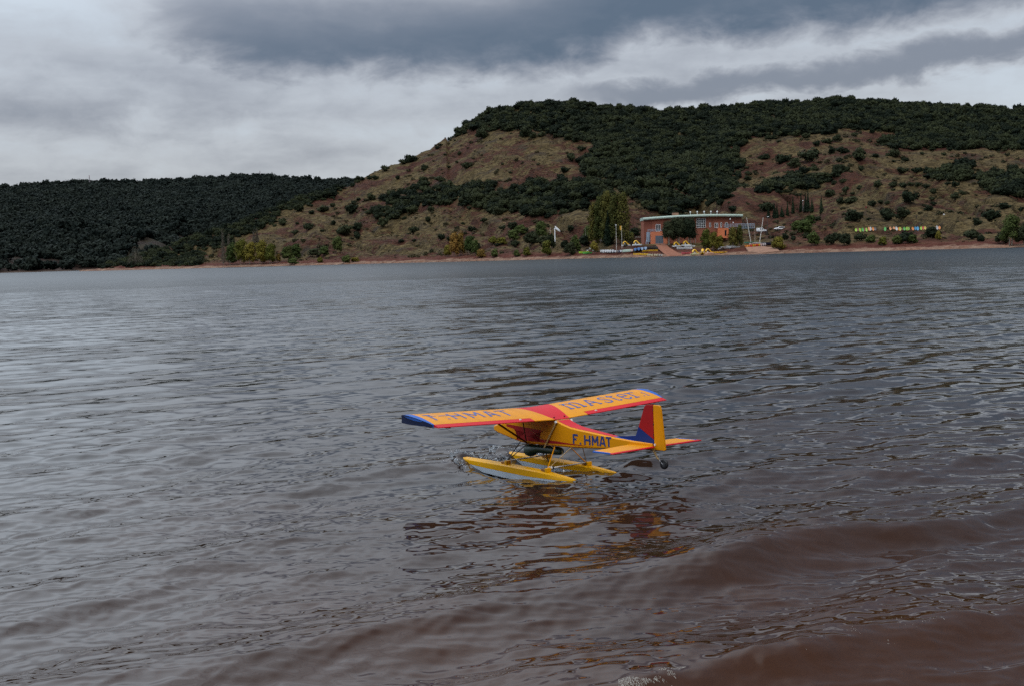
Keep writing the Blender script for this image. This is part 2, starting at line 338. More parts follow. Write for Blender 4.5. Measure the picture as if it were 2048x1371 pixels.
def crest(x, y, A, B, hgt, wf, wb, wob, seed, t0=0.0, t1=1.0):
    A = np.array(A[:2]); B = np.array(B[:2]); t = (B - A); Ln = np.linalg.norm(t); t = t / Ln; n = np.array([t[1], -t[0]])   # n points to the beach
    s = ((x - A[0]) * t[0] + (y - A[1]) * t[1]) / Ln
    q = (x - A[0]) * n[0] + (y - A[1]) * n[1] + wob * fbm(s * 5, s * 0 + seed, 4, seed)
    env = np.clip((s - t0) / .25, 0, 1) * np.clip((t1 - s) / .25, 0, 1); env = env * env * (3 - 2 * env)
    hh = hgt * env * (1 + .3 * fbm(s * 9, s * 0 + seed + 3, 3, seed))
    return hh * np.where(q > 0, np.exp(-(q / wf) ** 2), np.exp(-(q / wb) ** 2))
C1 = (ground(1160, 1365, .07), ground(2130, 1190, .09))
C2 = (ground(1250, 1150, .05), ground(2130, 985, .07))
C3 = (ground(1620, 955, .04), ground(2200, 880, .05))
def lake_height(x, y, d):
    z, dx, dy = wave_field(x, y, d)
    near = np.exp(-np.maximum(0, d - 6) / 12)
    z = z + crest(x, y, *C1, .09, .19, .42, .08, 3, -.15, 1.6) + crest(x, y, *C2, .075, .16, .40, .2, 5, .0, 1.5) + crest(x, y, *C3, .045, .2, .35, .2, 8, .0, 1.5)
    # the seaplane's wake: a V of low ridges, churned water between the floats
    f = np.array([-math.sin(HD), math.cos(HD)]); l = np.array([-math.cos(HD), -math.sin(HD)])
    px = (x - PLO[0]) * f[0] + (y - PLO[1]) * f[1]; py = (x - PLO[0]) * l[0] + (y - PLO[1]) * l[1]
    for c in (.217, -.217):
        back = .98 - px; q = np.abs(py - c); on = np.clip((back + .1) / .25, 0, 1) * np.exp(-np.maximum(0, back) / 2.2)
        arm = .07 + .30 * np.maximum(0, back)
        z = z + on * (.017 * np.exp(-((q - arm) / .085) ** 2) - .046 * np.exp(-(q / .17) ** 2) * np.clip((back - .08) / .25, 0, 1) * np.clip((1.5 - back) / .5, 0, 1))
        z = z + .045 * np.exp(-((px - 1.03) / .09) ** 2 - (q / .10) ** 2)
        z = z + on * np.exp(-(q / .28) ** 2) * .018 * fbm(px * 7, py * 11, 3, 21)
    return z, dx, dy
def build_lake():
    d = LAKE_D
    az = np.concatenate([np.linspace(-1.35, -.46, 36)[:-1], np.linspace(-.46, .46, 600), np.linspace(.46, 1.35, 36)[1:]])
    Dg, Ag = np.meshgrid(d, az, indexing='ij'); x = Dg * np.sin(Ag); y = Dg * np.cos(Ag)
    z, dx, dy = lake_height(x, y, Dg)
    co = np.stack([x + dx, y + dy, z], -1).reshape(-1, 3)
    nr, nc = x.shape; i = np.arange((nr - 1) * (nc - 1)); a = (i // (nc - 1)) * nc + i % (nc - 1)
    q = np.stack([a, a + 1, a + nc + 1, a + nc], -1)
    me = bpy.data.meshes.new('lake'); me.vertices.add(len(co)); me.vertices.foreach_set('co', co.astype(np.float32).ravel())
    me.loops.add(q.size); me.loops.foreach_set('vertex_index', q.astype(np.int32).ravel())
    me.polygons.add(len(q)); me.polygons.foreach_set('loop_start', (np.arange(len(q)) * 4).astype(np.int32))
    me.polygons.foreach_set('use_smooth', np.ones(len(q), bool)); me.update(calc_edges=True); me.validate()
    o = obj('lake_water', me, lake_material()); tag(o, kind='structure')
    if me.polygons[1000].normal.z < 0: me.flip_normals()
build_lake()

# ------------------------------------------------------------------ land
SHORE_C = [-900, 170, 185, 230, 450, 700, 1000, 1300, 1500, 1800, 2048, 2400, 3300]
SHORE_D = [770, 765, 752, 735, 690, 642, 562, 490, 468, 440, 418, 395, 360]
SKY_C = [170, 205, 250, 293, 390, 447, 500, 551, 620, 705, 760, 830, 870, 912, 950, 1000, 1050, 1100, 1200, 1260, 1330, 1390, 1450, 1520, 1600, 1700, 1760, 1850, 1950, 2048, 2300, 2700, 3300]
SKY_Y = [544, 536, 518, 500, 467, 447, 431, 411, 387, 364, 340, 315, 296, 268, 240, 214, 204, 200, 207, 215, 222, 215, 211, 203, 199, 195, 200, 204, 208, 217, 232, 262, 300]
RID_C = [170, 300, 450, 700, 900, 1000, 1300, 1700, 2048, 3300]
RID_D = [768, 800, 850, 975, 1030, 1050, 1080, 1110, 1100, 1000]
FLAT = []                                                   # (x, y, half-size x, half-size y, rotation, level, fade): levelled pads
def main_h(x, y):
    x = np.asarray(x, float); y = np.asarray(y, float)
    c = 1024 + FPX * x / np.maximum(y, 1); D = y
    ds = np.interp(c, SHORE_C, SHORE_D) + 2.2 * fbm(c / 45, c * 0, 4, 2) + 5 * fbm(c / 260, c * 0 + 5, 2, 4) * (c > 260)
    dr = np.interp(c, RID_C, RID_D); ys = np.interp(c, SKY_C, SKY_Y)
    can = np.where((c < 720), 4.0, np.where(c < 905, 0.8, 5.0)) * np.clip((c - 190) / 120, 0, 1)
    zr = np.maximum(EYE + (hor(c) - ys) / FPX * dr - can, .4)
    sp = np.maximum(dr - ds, 12); k = np.minimum(1, sp / 260)
    s = D - ds; t70 = 70 * k + 3
    z70 = np.interp(c, [170, 300, 600, 900, 1300, 2048, 3300], [.8, 3.0, 6.0, 8.0, 9.0, 9.5, 10])
    b = np.clip(s / 5, 0, 1); bank = b * b * (3 - 2 * b) * 1.0; b2 = np.clip((s - 8) / 7, 0, 1); bank = bank + b2 * b2 * (3 - 2 * b2) * 1.1 * k
    lowz = bank + (z70 - 2.1 * k) * np.clip((s - 12) / np.maximum(t70 - 12, 1), 0, 1)
    t = np.clip((s - t70) / np.maximum(sp - t70, 1), 0, 1)
    z = np.where(s < t70, lowz, z70 + (zr - z70) * (.72 * t + .28 * t * t))
    over = np.maximum(0, D - dr); fall = np.interp(c, [170, 700, 1000, 3300], [60, 160, 420, 500])
    z = np.where(over > 0, zr * (1 - .9 * np.clip(over / fall, 0, 1) ** 1.4) - .0 * over, z)
    z = np.where((over > fall), zr * .1 - 6 * np.clip((over - fall) / 60, 0, 1), z)
    amp = np.clip((s - 12) / 80, 0, 1) * np.clip(1.25 - t, .25, 1) * k
    z = z + amp * (10.0 * fbm(c / 150 + 2, D / 130, 4, 30) + 3.4 * fbm(x / 17, y / 17, 4, 41))
    gul = np.abs(fbm(c / 85 + .012 * D, D / 420 + 3, 3, 50)); z = z - amp * 7 * np.clip(.16 - gul, 0, 1) / .16 * .8
    z = z + .30 * np.clip(s / 10, 0, 1) * fbm(x / 3.1, y / 3.1, 3, 44)
    z = np.where(s < 0, np.maximum(s * .12, -3), z)
    for (fx, fy, hx, hy, rz, lv, fd) in FLAT:
        ux = (x - fx) * math.cos(rz) + (y - fy) * math.sin(rz); uy = -(x - fx) * math.sin(rz) + (y - fy) * math.cos(rz)
        q = np.maximum(np.abs(ux) - hx, np.abs(uy) - hy); w = np.clip(1 - q / fd, 0, 1); w = w * w * (3 - 2 * w); z = z * (1 - w) + lv * w
    return z
FSKY_C = [-1500, -500, 0, 100, 180, 300, 400, 460, 540, 620, 700, 900, 1300]
FSKY_Y = [420, 395, 376, 369, 364, 366, 361, 357, 352, 359, 361, 380, 420]
def far_h(x, y):
    x = np.asarray(x, float); y = np.asarray(y, float); c = 1024 + FPX * x / np.maximum(y, 1); D = y
    ds = np.interp(c, [-1500, 0, 170, 600, 1300], [880, 930, 1010, 1150, 1150]) + 14 * fbm(c / 120, c * 0, 3, 60); dr = 1900
    zr = EYE + (hor(c) - np.interp(c, FSKY_C, FSKY_Y)) / FPX * dr - 6
    t = np.clip((D - ds) / (dr - ds), 0, 1); z = zr * (.75 * t + .25 * t * t) + np.clip((D - ds) / 90, 0, 1) * np.clip(1.2 - t, .2, 1) * 30 * fbm(c / 160 + 4, D / 260, 4, 70)
    z = np.where(D > dr, zr * (1 - .3 * np.clip((D - dr) / 500, 0, 1) ** 1.4), z)
    return np.where(D < ds, np.maximum((D - ds) * .1, -4), z)
def sheet(name, hf, cs, ds, mat_):
    cg, dg = np.meshgrid(cs, ds, indexing='ij'); x = (cg - 1024) / FPX * dg; y = dg; z = hf(x, y)
    co = np.stack([x, y, z], -1).reshape(-1, 3); nr, nc = x.shape; i = np.arange((nr - 1) * (nc - 1)); a = (i // (nc - 1)) * nc + i % (nc - 1)
    q = np.stack([a, a + nc, a + nc + 1, a + 1], -1)
    me = bpy.data.meshes.new(name); me.vertices.add(len(co)); me.vertices.foreach_set('co', co.astype(np.float32).ravel()); me.loops.add(q.size); me.loops.foreach_set('vertex_index', q.astype(np.int32).ravel())
    me.polygons.add(len(q)); me.polygons.foreach_set('loop_start', (np.arange(len(q)) * 4).astype(np.int32)); me.polygons.foreach_set('use_smooth', np.ones(len(q), bool)); me.update(calc_edges=True)
    if me.polygons[len(q) // 2].normal.z < 0: me.flip_normals()
    return tag(obj(name, me, mat_), kind='structure')
def hill_material(name, far=False):
    m, N, L, P = new_mat(name); P.inputs['Roughness'].default_value = .95; P.inputs['Specular IOR Level'].default_value = .1
    geo = N.new('ShaderNodeNewGeometry'); sp = N.new('ShaderNodeSeparateXYZ'); L.new(geo.outputs['Position'], sp.inputs[0])
    def tex(scale, det, rough, sz=(1, 1, 1), dis=0.0):
        mp = N.new('ShaderNodeMapping'); mp.inputs['Scale'].default_value = sz; L.new(geo.outputs['Position'], mp.inputs[0])
        n = N.new('ShaderNodeTexNoise'); n.inputs['Scale'].default_value = scale; n.inputs['Detail'].default_value = det; n.inputs['Roughness'].default_value = rough; n.inputs['Distortion'].default_value = dis; L.new(mp.outputs[0], n.inputs['Vector']); return n.outputs[0]
    def mr(v, a, b, c=0.0, d=1.0):
        n = N.new('ShaderNodeMapRange'); n.interpolation_type = 'SMOOTHSTEP'; L.new(v, n.inputs[0]); n.inputs[1].default_value = a; n.inputs[2].default_value = b; n.inputs[3].default_value = c; n.inputs[4].default_value = d; return n.outputs[0]
    def mx(f, a, b, bt='MIX'):
        n = N.new('ShaderNodeMix'); n.data_type = 'RGBA'; n.blend_type = bt
        if hasattr(f, 'links'): L.new(f, n.inputs[0])
        else: n.inputs[0].default_value = f
        for i, q in ((6, a), (7, b)):
            if hasattr(q, 'links'): L.new(q, n.inputs[i])
            else: n.inputs[i].default_value = (*q, 1)
        return n.outputs[2]
    soil = mx(mr(tex(.09, 5, .6), .35, .65), (.034, .0125, .008), (.058, .024, .0145))
    grass = mx(mr(tex(.22, 6, .7), .35, .65), (.043, .030, .012), (.098, .071, .031))
    grass = mx(mr(tex(.05, 4, .6), .52, .7), grass, (.034, .025, .017))
    # beds of soft red rock and dry grass follow the contour
    strat = tex(.5, 6, .75, (.10, .10, 1.5), .6)
    f = mr(strat, .40, .60); f2 = mr(tex(.028, 5, .65), .38, .60)
    a = N.new('ShaderNodeMath'); a.operation = 'MULTIPLY_ADD'; L.new(f, a.inputs[0]); a.inputs[1].default_value = .5; L.new(f2, a.inputs[2])
    col = mx(mr(a.outputs[0], .38, .98), soil, grass)
    spk = mr(tex(1.1, 5, .8, (.3, .3, 2.4)), .36, .62, .35, 1.5); k = N.new('ShaderNodeVectorMath'); k.operation = 'SCALE'; L.new(col, k.inputs[0]); L.new(spk, k.inputs[3]); col = k.outputs[0]
    # bare red bank and pale rock ledges at the water's edge
    zz = N.new('ShaderNodeMath'); zz.operation = 'ADD'; L.new(sp.outputs[2], zz.inputs[0]); L.new(mr(tex(.16, 4, .7), .3, .7, -.55, .55), zz.inputs[1])
    rock = mx(mr(tex(.35, 5, .7, (.5, 1, 3)), .35, .65), (.11, .055, .038), (.23, .15, .105))
    bank = mx(mr(tex(.3, 5, .7), .4, .62), (.062, .019, .013), (.090, .034, .023))
    col = mx(mr(zz.outputs[0], 2.0, 4.2), bank, col); col = mx(mr(zz.outputs[0], .95, 1.5), rock, col)
    if far: col = mx(.75, col, (.013, .013, .012))
    L.new(col, P.inputs['Base Color'])
    b = N.new('ShaderNodeBump'); b.inputs['Strength'].default_value = .8; b.inputs['Distance'].default_value = 2.2; L.new(strat, b.inputs['Height']); L.new(b.outputs[0], P.inputs['Normal'])
    return m
# the boat base stands on a levelled pad
BLD = np.array([(1384 - 1024) / FPX * 524, 524.0])
FLAT.append((BLD[0] - 11, BLD[1] - 6.5, 13, 7.5, 0, 5.3, 9))
HILLM = hill_material('hillside_ground')
def build_land():
    cs = np.concatenate([np.linspace(165, 260, 30)[:-1], np.linspace(260, 2250, 560), np.linspace(2250, 3300, 60)[1:]])
    ds = np.concatenate([np.linspace(355, 415, 16)[:-1], np.linspace(415, 620, 150)[:-1], np.linspace(620, 800, 75)[:-1], np.linspace(800, 1180, 90), np.linspace(1190, 1700, 20)])
    sheet('hillside', main_h, cs, ds, HILLM)
    fm = hill_material('far_hillside_ground', True); sheet('far_hillside', far_h, np.linspace(-1500, 1300, 260), np.concatenate([np.linspace(860, 1300, 70)[:-1], np.linspace(1300, 2000, 60), np.linspace(2030, 2500, 12)]), fm)
    # the near beach; unseen slope added behind the camera to block low sky
    xs = np.linspace(-420, 420, 85); s = np.concatenate([np.linspace(-4, 4, 18), np.linspace(5, 40, 20), np.linspace(46, 420, 30)])
    X, Sg = np.meshgrid(np.sign(xs) * np.abs(xs / 420) ** 2 * 420, s, indexing='ij'); t = np.array([.898, .44]); n = np.array([.44, -.898]); P0 = np.array([2.5, 2.2])
    x = P0[0] + t[0] * X + n[0] * Sg; y = P0[1] + t[1] * X + n[1] * Sg
    z = np.where(Sg < 0, Sg * .10, Sg * .09) + np.clip((Sg - 30) / 200, 0, 1) ** 1.1 * 105 + np.clip(Sg / 30, 0, 1) * 1.5 * fbm(x / 14, y / 14, 4, 90)
    co = np.stack([x, y, z], -1).reshape(-1, 3); nr, nc = x.shape; q = [(i * nc + j, (i + 1) * nc + j, (i + 1) * nc + j + 1, i * nc + j + 1) for i in range(nr - 1) for j in range(nc - 1)]
    me = mesh('beach', co, q, True)
    if me.polygons[0].normal.z < 0: me.flip_normals()
    tag(obj('beach', me, HILLM), kind='structure')
build_land()
def hit(px, py, hf=main_h, d0=380, d1=1250):
    d = ray(px, py); t = np.arange(d0, d1, .6) / d[1]; P = np.array([0, 0, EYE]) + t[:, None] * d
    g = P[:, 2] - hf(P[:, 0], P[:, 1]); k = np.nonzero(g < 0)[0]
    return P[k[0]] if len(k) else None
def at_ground(x, y): return np.array([x, y, float(main_h(x, y))])

# ------------------------------------------------------------------ foliage meshes
def leaves(me_name, clusters, n, size, seed, mats, core=True, droop=0.0, squash=1.0):
    """clusters: (cx, cy, cz, rx, ry, rz). n leaf clumps as small bent faces on and in the clusters, over a dark-free solid core."""
    rg = np.random.RandomState(seed); C = np.array(clusters); w = (C[:, 3] * C[:, 4] + C[:, 4] * C[:, 5]) ; idx = rg.choice(len(C), n, p=w / w.sum())
    u = rg.normal(size=(n, 3)); u /= np.linalg.norm(u, axis=1)[:, None]; rr = rg.uniform(.66, 1.2, n)[:, None]
    c = C[idx, :3] + u * rr * C[idx, 3:]
    nrm = u + rg.normal(scale=.55, size=(n, 3)); nrm[:, 2] += .25; nrm /= np.linalg.norm(nrm, axis=1)[:, None]
    a = np.cross(nrm, rg.normal(size=(n, 3))); a /= np.linalg.norm(a, axis=1)[:, None] + 1e-9; b = np.cross(nrm, a)
    s = size * rg.uniform(.55, 1.35, n)[:, None]; b = b * squash
    V = np.stack([c - a * s - b * s * .6, c + a * s * .9 - b * s * .7 + nrm * s * .15, c + a * s + b * s * .65, c - a * s * .8 + b * s * .75 - nrm * s * .15], 1)
    if droop: V[:, 2:, 2] -= droop * s
    V = V.reshape(-1, 3); F = [tuple(range(4 * i, 4 * i + 4)) for i in range(n)]
    mb = MB(); mb.v = [tuple(p) for p in V]; mb.f = F
    if core:
        for cx, cy, cz, rx, ry, rz in clusters: mb.sphere((cx, cy, cz), (rx * .78, ry * .78, rz * .78), 7, 4)
    m = mesh(me_name, mb.v, mb.f)
    for q in mats: m.materials.append(q)
    return m
def round_clusters(seed, n=9, rx=.5, rz=.42, zc=.45):
    rg = random.Random(seed); out = [(0, 0, zc, rx * .72, rx * .72, rz * .8)]
    for k in range(n):
        t = 2 * math.pi * k / n + rg.uniform(-.4, .4); e = rg.uniform(-.5, .95); q = math.sqrt(max(0, 1 - e * e)) * rx * rg.uniform(.45, .85)
        r = rg.uniform(.16, .42) * rx * 1.3; out.append((q * math.cos(t), q * math.sin(t), zc + e * rz * .62, r, r, r * .85))
    return out
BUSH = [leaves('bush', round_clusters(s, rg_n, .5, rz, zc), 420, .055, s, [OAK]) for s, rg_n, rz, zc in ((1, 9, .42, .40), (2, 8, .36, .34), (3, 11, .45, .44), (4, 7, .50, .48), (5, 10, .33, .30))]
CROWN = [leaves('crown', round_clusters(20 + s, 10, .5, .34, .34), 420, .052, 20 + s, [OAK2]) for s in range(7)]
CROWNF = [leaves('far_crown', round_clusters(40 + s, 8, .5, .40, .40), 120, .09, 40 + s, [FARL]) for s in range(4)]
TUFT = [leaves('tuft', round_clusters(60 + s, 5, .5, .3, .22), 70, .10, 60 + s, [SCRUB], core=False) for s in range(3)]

GTUFT = [leaves('grass_tuft', round_clusters(80 + s, 4, .5, .3, .2), 46, .12, 80 + s, [DRY], core=False) for s in range(3)]

def instancer(name, pts, sizes, meshes, label, cat, seed=1, zs=(.8, 1.25)):
    """one object of far-off foliage nobody could count: geometry-node instances of small crowns"""
    me = bpy.data.meshes.new(name); me.from_pydata([tuple(p) for p in pts], [], [])
    rg = np.random.RandomState(seed); n = len(pts)
    at = me.attributes.new('sc', 'FLOAT_VECTOR', 'POINT'); sz = np.asarray(sizes)[:, None] * np.stack([rg.uniform(.85, 1.2, n), rg.uniform(.85, 1.2, n), rg.uniform(*zs, n)], -1); at.data.foreach_set('vector', sz.astype(np.float32).ravel())
    ar = me.attributes.new('rz', 'FLOAT_VECTOR', 'POINT'); ar.data.foreach_set('vector', np.stack([rg.uniform(-.1, .1, n), rg.uniform(-.1, .1, n), rg.uniform(0, 6.28, n)], -1).astype(np.float32).ravel())
    ai = me.attributes.new('pick', 'INT', 'POINT'); ai.data.foreach_set('value', rg.randint(0, len(meshes), n).astype(np.int32))
    o = obj(name, me); tag(o, label, cat, kind='stuff')
    ng = bpy.data.node_groups.new(name, 'GeometryNodeTree'); ng.interface.new_socket('Geometry', in_out='INPUT', socket_type='NodeSocketGeometry'); ng.interface.new_socket('Geometry', in_out='OUTPUT', socket_type='NodeSocketGeometry')
    N, L = ng.nodes, ng.links; gi = N.new('NodeGroupInput'); go = N.new('NodeGroupOutput'); ip = N.new('GeometryNodeInstanceOnPoints')
    gti = N.new('GeometryNodeGeometryToInstance')
    for q in reversed(meshes):
        so = bpy.data.objects.new(q.name + '_source', q); oi = N.new('GeometryNodeObjectInfo'); oi.inputs['Object'].default_value = so; L.new(oi.outputs['Geometry'], gti.inputs[0])
    def attr(nm, tp):
        a = N.new('GeometryNodeInputNamedAttribute'); a.data_type = tp; a.inputs[0].default_value = nm; return a.outputs[0]
    L.new(gi.outputs[0], ip.inputs['Points']); L.new(gti.outputs[0], ip.inputs['Instance']); ip.inputs['Pick Instance'].default_value = True
    L.new(attr('pick', 'INT'), ip.inputs['Instance Index']); L.new(attr('sc', 'FLOAT_VECTOR'), ip.inputs['Scale'])
    L.new(attr('rz', 'FLOAT_VECTOR'), ip.inputs['Rotation']); L.new(ip.outputs[0], go.inputs[0])
    md = o.modifiers.new('scatter', 'NODES'); md.node_group = ng
    return o
def inpoly(px, py, poly):
    r = np.zeros(len(px), bool); j = len(poly) - 1
    for i in range(len(poly)):
        xi, yi = poly[i]; xj, yj = poly[j]
        cond = ((yi > py) != (yj > py)) & (px < (xj - xi) * (py - yi) / (yj - yi + 1e-9) + xi); r ^= cond; j = i
    return r
FOREST = [
 [(900, 268), (906, 150), (3400, 150), (3400, 330), (2048, 298), (1935, 297), (1856, 293), (1764, 291), (1782, 266), (1663, 256), (1590, 266), (1536, 272), (1504, 269), (1470, 285), (1489, 322), (1470, 360), (1476, 385), (1400, 407), (1374, 424), (1313, 419), (1261, 385), (1234, 372), (1207, 351), (1159, 347), (1152, 327), (1183, 293), (1179, 280), (1135, 273), (1080, 263), (1032, 263), (1012, 256), (978, 253), (950, 266), (916, 270)],
 [(764, 446), (752, 420), (766, 401), (800, 385), (841, 368), (937, 371), (991, 361), (1019, 371), (1073, 365), (1142, 365), (1234, 371), (1246, 399), (1176, 402), (1142, 426), (1073, 428), (1019, 417), (943, 416), (913, 400), (858, 402), (820, 422), (790, 430)],
 [(195, 545), (200, 100), (712, 100), (708, 366), (634, 401), (556, 428), (546, 457), (485, 467), (449, 491), (400, 515), (380, 524), (300, 534)],
 [(1504, 379), (1552, 353), (1606, 341), (1669, 338), (1680, 350), (1653, 363), (1621, 376), (1558, 382)],
 [(1950, 347), (2001, 341), (3400, 350), (3400, 420), (2048, 386), (2001, 383), (1966, 369)],
 [(1860, 345), (1892, 334), (1945, 328), (1956, 362), (1894, 362)],
]
def scatter_forest():
    rg = np.random.RandomState(3)
    step = 4.0; X, Y = np.meshgrid(np.arange(-330, 800, step), np.arange(640, 1330, step)); x = (X + rg.uniform(-2, 2, X.shape)).ravel(); y = (Y + rg.uniform(-2, 2, X.shape)).ravel()
    X2, Y2 = np.meshgrid(np.arange(-330, 480, step), np.arange(500, 640, step)); x = np.concatenate([x, (X2 + rg.uniform(-2, 2, X2.shape)).ravel()]); y = np.concatenate([y, (Y2 + rg.uniform(-2, 2, X2.shape)).ravel()])
    c = 1024 + FPX * x / y; ok = (c > 175) & (c < 2350); x, y, c = x[ok], y[ok], c[ok]
    z = main_h(x, y); px, py = proj(np.stack([x, y, z + 1.5], -1)); px = px + 26 * fbm(x / 24, y / 24, 4, 7); py = py + 15 * fbm(x / 24, y / 24, 4, 8)
    dr = np.interp(c, RID_C, RID_D)
    m = np.zeros(len(x), bool)
    for pl in FOREST: m |= inpoly(px, py, pl)
    m |= (y > dr + 12) & (c > 915)
    m &= (z > 1.5)
    m &= ~((y > dr - 4) & (c > 700) & (c < 905))
    dens = rg.uniform(0, 1, len(x)); m &= dens < .93
    P = np.stack([x, y, z - .8], -1)[m]
    sz = (3.8 + 5.6 * rg.uniform(0, 1, len(P)) ** 1.6) * np.interp(1024 + FPX * P[:, 0] / P[:, 1], [200, 450, 700, 900], [.62, .75, .85, 1.0])
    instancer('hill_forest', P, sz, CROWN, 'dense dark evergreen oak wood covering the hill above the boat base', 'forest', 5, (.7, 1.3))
    # small scrub over the open slopes
    n = 9500; x = rg.uniform(-300, 560, n); y = rg.uniform(420, 1080, n); c = 1024 + FPX * x / y; z = main_h(x, y); px, py = proj(np.stack([x, y, z], -1))
    ok = (c > 190) & (c < 2350) & (z > 2.4) & (fbm(x / 40, y / 40, 3, 77) + rg.normal(0, .25, n) > .05)
    for fx, fy, hx, hy, rz, lv, fd in FLAT: ok &= ~((np.abs(x - fx) < hx + 26) & (np.abs(y - fy) < hy + 12))
    for pl in FOREST: ok &= ~inpoly(px, py, pl)
    P = np.stack([x, y, z - .1], -1)[ok]; instancer('hillside_scrub', P, (.8 + 3.0 * rg.uniform(0, 1, len(P)) ** 2.2) * np.interp(P[:, 1], [420, 700], [.8, 1.2]), TUFT, 'low dry scrub dotted over the open red slopes', 'scrub', 6, (.7, 1.2))
    n = 26000; x = rg.uniform(-300, 560, n); y = rg.uniform(415, 1080, n); c = 1024 + FPX * x / y; z = main_h(x, y); px, py = proj(np.stack([x, y, z], -1))
    ok = (c > 190) & (c < 2350) & (z > 2.4) & (fbm(x / 26, y / 70, 4, 177) + rg.normal(0, .2, n) > .0)
    for fx, fy, hx, hy, rz, lv, fd in FLAT: ok &= ~((np.abs(x - fx) < hx + 26) & (np.abs(y - fy) < hy + 12))
    for pl in FOREST: ok &= ~inpoly(px, py, pl)
    P = np.stack([x, y, z - .1], -1)[ok]; instancer('dry_grass', P, rg.uniform(.7, 1.9, len(P)), GTUFT, 'tufts of dry straw coloured grass over the open red slopes', 'grass', 16, (.35, .7))
    # far wood
    step = 7.2; X, Y = np.meshgrid(np.arange(-1050, 60, step), np.arange(930, 2030, step)); x = (X + rg.uniform(-3, 3, X.shape)).ravel(); y = (Y + rg.uniform(-3, 3, X.shape)).ravel()
    c = 1024 + FPX * x / y; ok = (c > -260) & (c < 860); x, y = x[ok], y[ok]; z = far_h(x, y); px, py = proj(np.stack([x, y, z], -1))
    lowb = np.clip((py - 440) / 40, 0, 1); gap = fbm(x / 60, y / 90, 4, 91)
    m = (z > 1.2) & (gap + .95 - .95 * lowb * np.clip(.55 + 1.2 * fbm(x / 200, y / 200, 2, 95), .3, 1.1) > rg.uniform(-.12, .22, len(x))) & ~((np.abs(py - 470 + (px - 100) * .028) < 3) & (px < 380))
    P = np.stack([x, y, z - 1], -1)[m]; instancer('far_forest', P, rg.uniform(8, 15, len(P)), CROWNF, 'dark wooded hill across the lake beyond the point', 'forest', 8)
scatter_forest()
